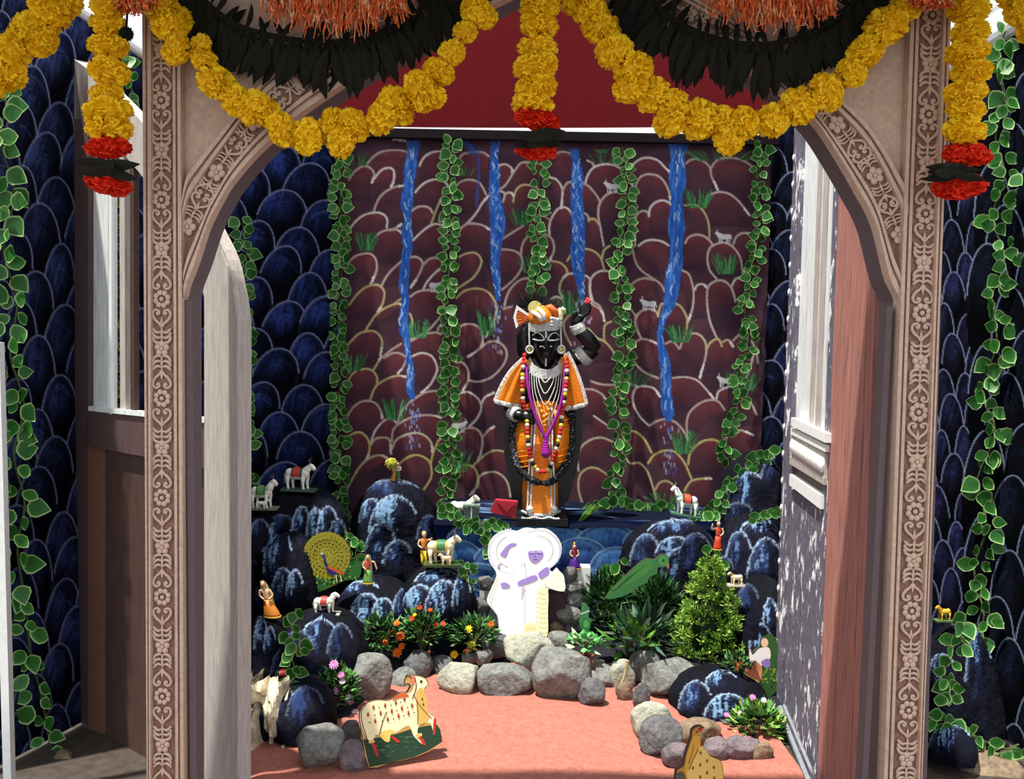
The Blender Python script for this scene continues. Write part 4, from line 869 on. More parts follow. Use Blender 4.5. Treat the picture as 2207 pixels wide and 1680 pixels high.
mound('big round-topped dark boulder at the left end of the ledge', 742, 958, 1032, 4.98, .20, [(843,1036,68,58,.45),(800,1075,28,110,.9),(850,1068,56,170,1.25),(822,1128,36,150,.7),(925,1112,28,110,.4),(858,1165,34,110,.9)], seed=10, e=4.2)
mound('painted boulder with pale scalloped lobes in the middle left', 716, 905, 1246, 4.42, .24, [(775,1254,48,50,.9),(790,1280,36,120,1.1),(826,1290,26,100,1.2),(870,1270,24,120,.5),(760,1330,40,110,.5)], seed=11, e=4)
mound('table-like painted boulder under the cow and herdsman group', 866, 1028, 1222, 4.42, .22, [(945,1228,52,60,.8),(905,1262,44,150,1.0),(957,1252,44,170,1.15),(996,1238,22,160,.9)], seed=12, e=7)
mound('round painted boulder at the upper right beside the door leaf', 1545, 1712, 974, 5.06, .22, [(1612,1018,46,120,.9),(1592,1084,34,70,.4),(1664,990,24,80,.3)], seed=13, e=4.5)
mound('painted boulder with two tall lobes at the right, below the ivy sprig', 1535, 1712, 1112, 4.70, .26, [(1660,1116,66,60,.9),(1593,1146,30,150,.6),(1652,1160,44,200,.7),(1560,1200,24,110,.4)], seed=14, e=4.5)
mound('dark painted boulder with curved lobes behind the green parrot board', 1328, 1560, 1118, 4.72, .16, [(1465,1122,70,50,.7),(1392,1152,36,150,.5),(1455,1158,44,90,.9),(1470,1180,46,140,.8),(1500,1150,40,140,.3)], seed=15, e=4.5)
mound('tall dark boulder right of the conifer', 1572, 1720, 1242, 4.22, .22, [(1660,1290,16,110,.9),(1640,1345,26,120,.9),(1612,1260,26,120,.2)], seed=16, e=3.2)
mound('low blue and black boulder at the lower right beside the grey stones', 1436, 1662, 1442, 3.86, .20, [(1556,1446,36,60,.9),(1500,1468,38,130,.6),(1568,1496,52,120,1.15)], seed=17, e=2.0)
mound('blue painted boulder right of the gateway under the ivy', 1985, 2105, 1556, 3.44, .14, [(2050,1562,50,110,.9)], seed=18, e=2.2)
mound('dark painted boulder against the right wall below the yellow lion', 1968, 2170, 1335, 3.66, .15, [(2030,1410,36,140,.8),(2110,1360,30,240,.7)], seed=19, e=2.2, taper=.15)

# ================================================================== natural stones
M_stone = [mat('grey_stone', (124, 126, 122), .85, .25, 22, .8, 60, rgb2=(90, 92, 90), thr=(.4, .65)), mat('dark_grey_stone', (98, 98, 100), .85, .25, 22, .8, 60, rgb2=(78, 78, 80), thr=(.4, .65)),
           mat('pale_stone', (160, 162, 148), .85, .2, 26, .8, 60, rgb2=(138, 142, 126), thr=(.42, .68)), mat('tan_stone', (132, 114, 92), .85, .25, 24, .8, 60, rgb2=(96, 82, 68), thr=(.4, .66)),
           mat('purplish_stone', (120, 108, 112), .85, .25, 22, .8, 60, rgb2=(84, 76, 80), thr=(.4, .66)), mat('maroon_block', (62, 44, 54), .8, .2, 20, .3)]
def ico(n=3):
    bm = bmesh.new(); bmesh.ops.create_icosphere(bm, subdivisions=n, radius=1.0); v = [q.co.copy() for q in bm.verts]; f = [[w.index for w in q.verts] for q in bm.faces]; bm.free(); return v, f
ICV, ICF = ico(4)
def stone(x0, y0, x1, y1, k, label, Y=None, seed=None, sq=.3, dep=.85):
    """rounded, slightly faceted field stone filling a pixel box; stands on the floor unless a depth is given"""
    cx = (x0 + x1) / 2
    if Y is None: Y = Gz(cx, y1 - 4, 0.0).y + S(x1 - x0, 3.8) * .30
    c = W(cx, (y0 + y1) / 2, Y); x0 -= 3; x1 += 3; y0 -= 3; a = S(x1 - x0, Y) / 2 * 1.04; h = S(y1 - y0, Y) / 2 * 1.04; d = min(a, h * 1.5) * dep; seed = seed if seed is not None else (x0 * 7 + y0) % 997
    rr = random.Random(seed); planes = [(Vector((rr.gauss(0, 1), rr.gauss(0, 1), rr.gauss(0, 1))).normalized(), rr.uniform(.62, .86)) for _ in range(13)]
    vs = []
    for v in ICV:
        p = v.copy()
        for n, w in planes:
            t = p.dot(n)
            if t > w: p -= n * (t - w) * .93
        p *= 1 + .05 * mnoise.noise(v * 2.2 + Vector((seed, 0, 0))) + .02 * mnoise.noise(v * 6 + Vector((0, seed, 0)))
        q = Vector((math.copysign(abs(p.x) ** (1 - sq * .4), p.x), p.y, math.copysign(abs(p.z) ** (1 - sq * .4), p.z)))
        vs.append(q)
    mx = max(abs(q.x) for q in vs); mz0 = min(q.z for q in vs); mz1 = max(q.z for q in vs)
    b = MB(); b.add([(c.x + q.x / mx * a, Y + q.y * d, c.z - h + (q.z - mz0) / (mz1 - mz0) * 2 * h) for q in vs], ICF)
    o = part('stone', b, M_stone[k], smooth=True, origin=(c.x, Y, c.z - h)); tag(o, label, 'stone', 'natural stones around the shrine'); return o
ST = [
 (748,1408,848,1516,0,'large grey stone directly behind the rump of the spotted cow board'),(842,1440,900,1516,0,'grey stone peeking over the back of the spotted cow board',4.02),
 (862,1402,932,1478,1,'dark grey stone in front of the red flowering marigold pot',4.12),(928,1414,978,1468,1,'small grey stone left of the squarish front stone',4.14),
 (945,1427,1032,1496,2,'squarish pale grey stone in the front row left of centre',None,11,.7),(1028,1428,1146,1502,0,'long grey stone in the front row below the pale rounded stone'),
 (1024,1402,1060,1434,0,'small grey stone sitting on top of the front row, left of the pale stone',4.14),(1034,1362,1096,1420,1,'bluish grey stone beside the foot of the white couple',4.26),
 (1084,1364,1192,1438,2,'big pale rounded stone right below the white embracing couple',4.08),(992,1412,1030,1432,0,'flat grey stone behind the squarish front stone',4.18),
 (1178,1362,1230,1412,0,'grey stone at the right foot of the white couple',4.22),(1148,1402,1274,1512,0,'largest faceted grey stone in the middle of the front row',None,31),
 (1249,1462,1305,1524,1,'round dark stone lowest in the front row, right of the largest stone'),(1266,1434,1338,1482,0,'oval grey stone above the round dark stone',4.06),
 (1262,1422,1306,1442,2,'thin pale stone under the small variegated pot',4.2),(1314,1420,1368,1500,2,'pale upright stone with a dry root over it',4.04),(1328,1472,1362,1512,3,'small tan stone under the pale upright stone'),
 (1350,1400,1424,1474,0,'grey pointed stone in front of the conifer',4.10),(1378,1420,1500,1508,0,'large grey stone with a sharp right corner, next to the blue boulder',3.96,41),(1364,1472,1398,1534,1,'narrow dark stone at the right end of the front row'),
 (1214,1222,1246,1258,1,'topmost small stone under the purple dressed lady',4.40),(1216,1250,1256,1278,0,'second stone down in the pile right of the white couple',4.40),(1220,1276,1254,1308,0,'third stone down in the pile right of the white couple',4.40),
 (1192,1302,1252,1346,0,'wide grey stone low in the pile right of the white couple',4.40),(1180,1334,1214,1370,3,'tan stone at the bottom of the pile beside the white couple',4.38),(1210,1346,1244,1378,1,'small dark stone at the bottom right of the pile beside the couple',4.38),
 (1028,1242,1064,1272,1,'dark stone at the left elbow of the white couple',4.44),(1024,1290,1054,1336,1,'narrow dark stone left of the skirt of the white couple',4.42),(1026,1330,1062,1378,1,'dark stone hidden behind the yellow flowers left of the couple',4.42),
 (1362,1516,1450,1596,2,'pale rounded stone topmost of the right border'),(1380,1542,1472,1636,1,'big dark grey stone in the right border beside the salmon floor'),(1428,1600,1490,1658,4,'purplish stone touching the snout side of the right cow board'),
 (1466,1552,1558,1610,3,'flat tan stone under the low blue boulder'),(1510,1590,1572,1642,4,'purplish stone just right of the right cow board'),(1560,1586,1634,1644,4,'wide dark stone below the pink flowering plant at the right'),
 (1618,1602,1664,1646,3,'small oval stone against the right door leaf'),(1622,1634,1668,1690,0,'pale bluish stone at the foot of the right door leaf',3.36),(1550,1636,1632,1730,4,'dark stone cut by the lower edge, right of the right cow board',3.34),
 (640,1566,740,1662,0,'big rounded purplish stone at the lower left'),(632,1626,744,1740,0,'rounded grey stone at the lower edge, in front of the purplish one',3.30),(732,1596,788,1664,4,'dark round stone touching the left edge of the spotted cow board'),(738,1554,778,1606,1,'narrow dark stone below the pink flowers'),
 (2040,1624,2206,1760,3,'large brown stone at the lower right corner outside the gateway',3.40),(1980,1650,2056,1720,4,'dark flat stone beside the right pilaster at the lower edge',3.42),(100,1618,178,1740,3,'tan stone at the lower left corner outside the gateway',3.35),(50,1648,116,1740,4,'dark stone under the left corner ivy',3.30)]
for q in ST: stone(*q[:6], *(q[6:]))
b = MB(); a_, c_ = W(1183, 1274, 4.36), W(1219, 1306, 4.36); b.box(a_.x, c_.x, 4.36, 4.46, 0, a_.z)
tag(part('stone_block', b, M_stone[5], origin=(a_.x, 4.4, 0)), 'dark maroon block right of the white couple', 'block')
def whiteblock(x0, y0, x1, y1, Y, label):
    a, c = W(x0, y0, Y), W(x1, y1, Y); b = MB(); b.box(a.x, c.x, Y, Y + .07, c.z - .3 if c.z > .3 else 0, a.z)
    tag(part('plaster_block', b, M_white, origin=(a.x, Y, 0)), label, 'block')
whiteblock(1238, 1224, 1272, 1262, 4.46, 'white plaster block behind the stone pile, the purple dressed lady stands on it'); whiteblock(1034, 1266, 1054, 1300, 4.48, 'white plaster block at the left of the white couple'); whiteblock(1178, 1300, 1212, 1342, 4.47, 'white plaster block between the couple and the stone pile')
# crumpled sacking at the lower left
M_sack = mat('beige_sacking', (206, 196, 168), .9, .25, 14, .5, rgb2=(140, 120, 96), thr=(.45, .7))
def sack(x0, y0, x1, y1, Y, seed, label):
    n = 40; vs = []; fs = []
    for j in range(n):
        for i in range(n):
            u, v = i / (n - 1), j / (n - 1); p = W(x0 + (x1 - x0) * (u + (v - .5) * .25), y0 + (y1 - y0) * v, Y)
            q = Vector((u * 3.1 + seed, v * 3.3, seed)); k = abs(mnoise.noise(q)) + .5 * abs(mnoise.noise(q * 2.3)); p.y += .16 * (1 - v) - .22 * k; vs.append(p)
    fs = [(j * n + i, j * n + i + 1, (j + 1) * n + i + 1, (j + 1) * n + i) for j in range(n - 1) for i in range(n - 1)]
    o = part('sacking', MB().add(vs, fs), M_sack, origin=W((x0 + x1) / 2, y1, Y)); tag(o, label, 'sack')
sack(486, 1490, 620, 1790, 3.40, 2, 'crumpled beige sacking at the lower left beside the door leaf'); sack(486, 1470, 560, 1600, 3.58, 6, 'folded grey sacking above the beige one at the lower left')
# ================================================================== the idol
SY = 5.02
M_idol = mat('black_stone_skin', (9, 9, 11), .35, .2, 30, .1, spec=.5)
M_silk = mat('orange_silk', (240, 136, 22), .45, .16, 40, .3, 70, stretch=(1, 1, 3), rgb2=(214, 98, 12), thr=(.5, .8))
M_silver = mat('silver_embroidery', (226, 230, 228), .35, .3, 180, .8, 260, metal=.25, rgb2=(84, 90, 92), thr=(.54, .60))
M_pearl = mat('silver_beads', (232, 234, 228), .3, .15, 60, metal=.3)
M_gold = mat('pale_gold', (214, 206, 130), .35, .2, 90, .5, metal=.4, rgb2=(86, 110, 60), thr=(.55, .62))
def K(px, py, dy=0.0): return W(px, py, SY) + Vector((0, dy, 0))
u = S(1, SY)
idol = thing('idol_statue', 'black idol in orange silk with silver jewellery and one raised arm, standing on the ledge', 'statue', K(1165, 1108))
# body as one continuous surface
b = MB()
b.loft([(K(1165, 1104), 34 * u, .07), (K(1165, 1080), 33 * u, .065), (K(1166, 1020), 36 * u, .075), (K(1167, 950), 46 * u, .085), (K(1168, 905), 46 * u, .08), (K(1170, 870), 40 * u, .07), (K(1172, 820), 44 * u, .075), (K(1173, 790), 50 * u, .07), (K(1174, 775), 36 * u, .055), (K(1175, 765), 18 * u, .045), (K(1175, 745), 17 * u, .045)], 24)
hd = []
for py, rx_, ry_ in ((790,8,.05),(782,15,.06),(770,21,.075),(755,26,.085),(735,29,.092),(712,30,.09),(695,29,.085),(676,24,.07),(664,14,.04)): hd.append((K(1175, py, -.045), rx_ * u, ry_))
b.loft(hd, 24)
b.ball(K(1175, 742, -.138), (.010, .02, .03), 10, 8); b.ball(K(1175, 763, -.128), (.018, .012, .008), 10, 6)      # nose, lips
for s in (-1, 1): b.ball(K(1175 + s * 31, 738, -.03), (.012, .02, .032), 8, 6)                                      # ears
def limb(pts, rad): b.tube(smooth([tuple(p) for p in pts], 5), list(np.interp(np.linspace(0, 1, 5 * (len(pts) - 1) + 1), np.linspace(0, 1, len(pts)), rad)), 14)
limb([K(1206, 782), K(1236, 770, -.02), K(1262, 764, -.04), K(1280, 750, -.05)], [.052, .046, .042, .038])
limb([K(1281, 752, -.05), K(1264, 730, -.07), K(1246, 712, -.08), K(1240, 702, -.08)], [.038, .040, .033, .027])
limb([K(1241, 704, -.08), K(1240, 692, -.085), K(1246, 680, -.085)], [.026, .032, .030])
limb([K(1134, 782), K(1112, 810, .0), K(1098, 850, -.01), K(1100, 880, -.05)], [.052, .044, .038, .034])
limb([K(1099, 876, -.04), K(1110, 888, -.09), K(1124, 892, -.11)], [.034, .030, .026])
limb([K(1122, 892, -.10), K(1134, 893, -.12), K(1142, 894, -.12)], [.030, .034, .026])
# fingers: raised hand reaching up to the right
for k, (ex, ey) in enumerate(((1263,650),(1268,655),(1270,662),(1268,670))):
    limb([K(1246 + k, 682 + k * 1.5, -.075 - k * .006), K(1252 + k * 2, 668 + k * 3, -.09), K(ex - 3, ey + 5, -.092), K(ex, ey, -.085)], [.013, .012, .011, .007])
limb([K(1238, 690, -.09), K(1234, 680, -.11), K(1240, 671, -.115)], [.013, .012, .008])
# fingers of the fist on the hip, curled under
for k in range(4):
    y = 882 + k * 7; limb([K(1138, y, -.13), K(1147, y + 1, -.135), K(1149, y + 3, -.115), K(1141, y + 4, -.11)], [.012, .012, .011, .009])
limb([K(1128, 884, -.12), K(1136, 878, -.14), K(1144, 880, -.145)], [.013, .012, .009])
for s in (-1, 1):                                                                                                     # feet
    b.ball(K(1165 + s * 17, 1104, -.06), (.036, .075, .022), 12, 8)
    for k in range(5): b.ball(K(1165 + s * 17 + (k - 2) * 6, 1106, -.135 + abs(k - 1.5) * .006), (.0085, .016, .010), 8, 6)
o = part('body', b, M_idol, idol, smooth=True)
md = o.modifiers.new('one_surface', 'REMESH'); md.mode = 'VOXEL'; md.voxel_size = .0042; md.use_smooth_shade = True
md = o.modifiers.new('soften', 'SMOOTH'); md.iterations = 3; md.factor = .5
# plinth
b = MB(); a_, c_ = K(1112, 1106), K(1220, 1124); b.box(a_.x, c_.x, SY - .16, SY + .12, LZ - .012, a_.z + .004)
part('plinth', b, mat('black_plinth', (20, 22, 28), .4, .5, 40, .3), idol)
# dress: puffed dhoti, lower hem, front panel with silver borders
def shell(secs, y0=0): 
    m = MB(); m.loft([(K(x, y, y0), w * u, d) for x, y, w, d in secs], 28); return m
part('dhoti', shell([(1136,1012,8,.05),(1134,1000,16,.075),(1131,980,21,.10),(1130,950,23,.11),(1131,925,22,.105),(1135,905,19,.095),(1142,886,14,.08)], -.02), M_silk, idol, smooth=True)
part('dhoti', shell([(1196,1014,8,.05),(1200,1000,17,.075),(1204,980,20,.10),(1207,950,21,.11),(1206,920,22,.11),(1203,900,21,.10),(1196,880,14,.08)], -.02), M_silk, idol, smooth=True)
part('waist_wrap', shell([(1168,905,44,.10),(1168,888,42,.095),(1170,872,38,.088),(1171,862,34,.08)]), M_silk, idol, smooth=True)
part('skirt_hem', shell([(1164,1096,40,.085),(1164,1060,39,.085),(1165,1026,38,.08)]), M_silk, idol, smooth=True)
# puckered tucks across both puffs
for cx, ys, w in ((1131, range(922, 1000, 11), 19), (1206, range(905, 1000, 12), 18)):
    m = MB()
    for y in ys: m.tube([K(cx - w, y + 5, -.075), K(cx - w * .4, y, -.12), K(cx + w * .4, y - 3, -.125), K(cx + w, y - 6, -.085)], .0035, 5)
    part('tucks', m, M_silk, idol)
pan = [(1152,870),(1150,900),(1147,950),(1143,1000),(1141,1050),(1139,1097)], [(1184,870),(1185,900),(1185,950),(1188,1000),(1190,1050),(1190,1097)]
d_ = [-.105, -.125, -.14, -.125, -.115, -.115]
m = MB(); m.strip([K(x, y, d_[i]) for i, (x, y) in enumerate(pan[0])], [K(x, y, d_[i]) for i, (x, y) in enumerate(pan[1])], (0, .02, 0)); part('front_panel', m, M_silk, idol)
for edge in pan:
    for o_, mm in ((-3.6, M_silver), (3.0, M_silver)):
        m = MB(); m.strip([K(x + o_ - 1.8, y, d_[i] - .004) for i, (x, y) in enumerate(edge)], [K(x + o_ + 1.8, y, d_[i] - .004) for i, (x, y) in enumerate(edge)], (0, .012, 0)); part('silver_border', m, mm, idol)
m = MB(); m.tube([K(1125, 1097, -.06), K(1140, 1099, -.12), K(1165, 1100, -.125), K(1190, 1099, -.12), K(1205, 1097, -.06)], .008, 8); part('hem_border', m, M_silver, idol)
m = MB()
for k in range(16): x = 1126 + k * 5; m.ball(K(x, 1105 + 2 * math.sin(k), -.14), .008, 8, 6)
part('anklets', m, M_pearl, idol, smooth=True)
for x in (1141, 1192):
    m = MB(); m.ball(K(x, 1088, -.125), (.020, .012, .020), 10, 6); part('tassel', m, M_pearl, idol, smooth=True)
# cape halves
def cape(pts, name='cape'):
    m = MB(); n = len(pts[0]); vs = []; 
    A = resample(smooth(pts[0], 4), 14); B = resample(smooth(pts[1], 4), 14); vs = []
    for i in range(14):
        for k in range(10):
            t = k / 9; x = A[i][0] + (B[i][0] - A[i][0]) * t; y = A[i][1] + (B[i][1] - A[i][1]) * t; vs.append(K(x, y, -.05 - .055 * math.sin(math.pi * (.15 + .8 * t)) - .012 * math.sin(t * 16)))
    m.add(vs, [(i * 10 + k, i * 10 + k + 1, (i + 1) * 10 + k + 1, (i + 1) * 10 + k) for i in range(13) for k in range(9)])
    o = part(name, m, M_silk, idol, smooth=True); md = o.modifiers.new('thickness', 'SOLIDIFY'); md.thickness = .006
    e = [vs[i * 10] for i in range(14)] if name == 'cape' else []
    for line in ([vs[i * 10] for i in range(14)], [vs[13 * 10 + k] for k in range(10)]):
        q = MB(); q.tube([p + Vector((0, -.008, 0)) for p in line], .012, 8, flat=.4); part('silver_border', q, M_silver, o)
cape([[(1128,772),(1104,795),(1084,825),(1068,862)], [(1140,775),(1136,810),(1132,845),(1122,874)]])
cape([[(1220,758),(1236,790),(1250,828),(1261,868)], [(1206,772),(1210,810),(1212,845),(1212,879)]])
# jewellery of the neck and chest
def row(path, n, r, mm, name, dy=0, par=idol, cols=None):
    m = MB(); P = resample(smooth(path, 6), n)
    for k, q in enumerate(P): m.ball(K(q[0], q[1], q[2] if len(q) > 2 else dy), r if not hasattr(r, '__call__') else r(k), 7, 5, (cols[k % len(cols)] if cols else (255, 255, 255)))
    return part(name, m, mm, par, smooth=True)
m = MB(); m.strip([K(1141, 768, -.06), K(1150, 784, -.105), K(1164, 792, -.12), K(1176, 794, -.125), K(1188, 792, -.12), K(1200, 784, -.105), K(1209, 766, -.06)],
                  [K(1136, 792, -.07), K(1146, 806, -.105), K(1162, 812, -.115), K(1176, 814, -.12), K(1190, 812, -.115), K(1204, 804, -.105), K(1214, 790, -.07)], (0, .012, 0)); part('silver_collar', m, M_silver, idol)
for k in range(6):
    t = k / 5; w = 35 - 24 * t; dn = 935 - 115 * t
    row([(1175 - w, 800, -.10), (1174 - w * .85, 800 + (dn - 800) * .45, -.125), (1173 - w * .3, 800 + (dn - 800) * .9, -.135), (1173, dn, -.14), (1174 + w * .3, 800 + (dn - 800) * .9, -.135), (1176 + w * .85, 800 + (dn - 800) * .45, -.125), (1178 + w, 798, -.10)], int(92 - 52 * t), .0034, M_pearl, 'pearl_string')
row([(1162,872,-.13),(1170,890,-.14),(1172,912,-.145),(1176,890,-.14),(1184,868,-.13)], 9, .011, mat('gold_pendants', (226, 150, 50), .4, .2, metal=.4), 'pendants')
M_purple = mat('purple_flowers', (150, 24, 150), .8, .3, 200, .4); row([(1134,786,-.10),(1136,820,-.13),(1144,862,-.15),(1156,900,-.16),(1173,934,-.165)], 52, .009, M_purple, 'purple_garland'); row([(1216,782,-.10),(1212,830,-.13),(1204,870,-.15),(1190,905,-.16),(1175,934,-.165)], 52, .009, M_purple, 'purple_garland')
row([(1174,938,-.165),(1174,950,-.165),(1174,966,-.165)], 6, lambda k: .011 + .003 * k, M_purple, 'purple_tassel')
fc = [(206, 44, 40), (214, 50, 44), (196, 40, 40), (240, 236, 216), (44, 24, 34), (232, 214, 60), (238, 232, 210), (206, 46, 40), (210, 40, 40), (232, 220, 90), (36, 22, 30), (240, 238, 226)]
M_flw = mat('garland_flowers', None, .8, .3, 150, .4)
row([(1130,764,-.09),(1126,800,-.12),(1126,850,-.14),(1134,890,-.14),(1137,940,-.165),(1142,975,-.165),(1154,1000,-.16),(1168,1006,-.16),(1182,998,-.16),(1192,970,-.165),(1203,930,-.165),(1208,890,-.14),(1214,850,-.14),(1219,800,-.12),(1217,764,-.09)], 64, .0125, M_flw, 'flower_garland', cols=fc)
row([(1112,892,-.03),(1106,930,-.05),(1108,970,-.07),(1122,1005,-.10),(1146,1026,-.11),(1166,1032,-.10),(1188,1028,-.11),(1212,1004,-.10),(1226,970,-.07),(1230,925,-.05),(1230,880,-.03)], 70, .024, mat('black_long_garland', (14, 15, 22), .5, .3, 80, .9, rgb2=(180, 190, 210), thr=(.58, .62)), 'long_black_garland')
# armlets, bracelets, earrings, flower in the hand
def cuff(p, q, r, name): m = MB(); m.tube([p, (p + q) / 2, q], [r * .97, r * 1.05, r * .97], 18); part(name, m, M_silver, idol)
cuff(K(1250, 772, -.035), K(1264, 760, -.045), .052, 'armlet'); cuff(K(1248, 716, -.08), K(1239, 698, -.082), .038, 'bracelet'); cuff(K(1103, 884, -.07), K(1115, 891, -.10), .040, 'bracelet')
for x in (1141, 1208):
    m = MB(); m.ball(K(x, 752, -.075), (.018, .012, .020), 12, 8); part('earring', m, M_gold, idol, smooth=True)
    m = MB(); m.tube([K(x + (1 if x < 1175 else -1) * 14 * math.sin(a) * .0 + 7.5 * math.cos(a), 752 + 8 * math.sin(a), -.085) for a in np.linspace(0, 6.28, 16)], .005, 6); part('earring_ring', m, M_pearl, idol)
    row([(x - 1, 700, -.08), (x - 1, 722, -.085), (x, 744, -.085)], 12, .006, M_pearl, 'cheek_string')
row([(1263,648,-.10),(1259,652,-.10),(1267,650,-.10),(1263,645,-.10)], 8, .009, mat('pink_blossom', (226, 70, 70), .8, .3, 90), 'hand_flower')
# face paint and eyes
def line(pts, r, mm, name, dy=0): m = MB(); m.tube([K(x, y, d) for x, y, d in smooth(pts, 4)], r, 6); part(name, m, mm, idol)
for s in (-1, 1):
    line([(1175 + s * 27, 730, -.10), (1175 + s * 18, 732, -.125), (1175 + s * 8, 732, -.137), (1175 + s * 3, 730, -.14)], .0042, M_pearl, 'eye')
    line([(1175 + s * 28, 722, -.095), (1175 + s * 20, 716, -.122), (1175 + s * 10, 720, -.136), (1175 + s * 3, 730, -.14)], .0028, M_pearl, 'brow')
    m = MB(); m.ball(K(1175 + s * 10.5, 745, -.130), (.007, .005, .004), 8, 5); part('cheek_dot', m, M_pearl, idol)
line([(1175, 705, -.13), (1175, 716, -.138), (1175, 727, -.142)], .005, M_pearl, 'forehead_mark'); line([(1168, 744, -.135), (1172, 748, -.15)], .003, M_pearl, 'nose_ring')
line([(1175, 770, -.125), (1175, 778, -.118), (1175, 786, -.11)], .005, M_pearl, 'chin_jewel')
# headdress
m = MB(); m.strip([K(1140, 712, -.08), K(1152, 716, -.125), K(1175, 712, -.145), K(1198, 712, -.125), K(1210, 704, -.08)], [K(1138, 694, -.08), K(1150, 698, -.13), K(1175, 695, -.15), K(1200, 690, -.13), K(1213, 682, -.08)], (0, .03, 0)); part('crown_band', m, M_silver, idol)
m = MB(); m.ball(K(1165, 684, -.06), (.066, .10, .062), 20, 14); part('turban', m, M_silk, idol, smooth=True)
m = MB(); m.tube([K(1146, 672, -.14), K(1158, 680, -.165), K(1166, 692, -.165)], .012, 8); m.tube([K(1158, 664, -.14), K(1170, 676, -.16), K(1172, 690, -.165)], .010, 8); part('turban_trim', m, M_pearl, idol, smooth=True)
m = MB(); m.tube([K(1172, 668, -.09), K(1184, 664, -.10), K(1194, 672, -.10), K(1199, 686, -.09)], [.02, .022, .02, .012], 10); part('turban_fold', m, mat('rust_silk', (204, 98, 40), .5, .2), idol, smooth=True)
fan = [(1138,690),(1112,706),(1107,690),(1106,672),(1112,658),(1138,680)]
m = MB(); m.prism([K(x, y, -.075) for x, y in [(1139,690),(1114,704),(1110,682),(1116,668),(1139,680)]], (0, .02, 0)); part('fan_bow', m, M_silk, idol)
m = MB(); m.strip([K(1112, 708, -.085), K(1106, 684, -.085), K(1113, 658, -.085), K(1139, 676, -.085)], [K(1117, 702, -.085), K(1112, 683, -.085), K(1116, 668, -.085), K(1138, 682, -.085)], (0, .02, 0)); part('fan_border', m, M_pearl, idol)
for k in range(4): line([(1138, 685, -.082), (1116, 698 - k * 8, -.082)], .003, mat('rust_silk'), 'fan_pleat')
m = MB(); m.lathe((0, 0, 0), [(.001, 0), (.034, 0), (.036, .006), (.034, .012), (.001, .014)], 18); vs = [Vector((p[0], -p[2], p[1])) + K(1152, 664, -.10) for p in m.v]; m.v = [tuple(p) for p in vs]; part('medallion', m, M_gold, idol)
m = MB(); m.ball(K(1205, 678, -.09), (.018, .012, .036), 12, 8); m.tube([K(1208, 666, -.09), K(1215, 668, -.09), K(1216, 677, -.09)], [.014, .008, .003], 8); part('cream_plume', m, mat('cream_enamel', (232, 226, 180), .4, .15), idol, smooth=True)
m = MB()
for k in range(12): m.ball(K(1187 + (k % 4) * 6, 686 + (k // 4) * 7 + (k % 4), -.135 + (k % 4) * .012), .0105, 8, 5)
part('crown_side_jewels', m, M_silver, idol, smooth=True)
m = MB(); rr = random.Random(4)
for k in range(240):
    a = rr.uniform(.25, math.pi - .25); l = rr.uniform(30, 58); x0, y0 = 1150 + rr.uniform(-10, 12), 672; x1, y1 = x0 + l * math.cos(a) * .95, y0 - l * math.sin(a) * .9
    m.tube([K(x0, y0, -.02), K((x0 + x1) / 2 + rr.uniform(-3, 3), (y0 + y1) / 2, -.02 + rr.uniform(-.02, .03)), K(x1, y1, rr.uniform(-.05, .05))], [.003, .0024, .0008], 4, cap=False)
part('feather_crest', m, mat('black_feather', (16, 18, 16), .8, .3, 60), idol)
m = MB(); m.loft([(K(1140, 790, .03), 14 * u, .03), (K(1134, 760, .03), 20 * u, .04), (K(1130, 725, .03), 18 * u, .045), (K(1140, 700, .02), 14 * u, .04)], 16); part('hair', m, M_idol, idol, smooth=True)
m = MB(); m.prism([K(x, y, .075) for x, y in smooth([(1118,1100),(1098,1050),(1086,980),(1082,910),(1088,850),(1112,800),(1150,780),(1200,780),(1238,800),(1256,850),(1260,910),(1252,980),(1236,1050),(1212,1100)], 3, True)], (0, .03, 0)); part('shadow_slab', m, M_idol, idol)  # black slab added to stand in for the shadow around the figure
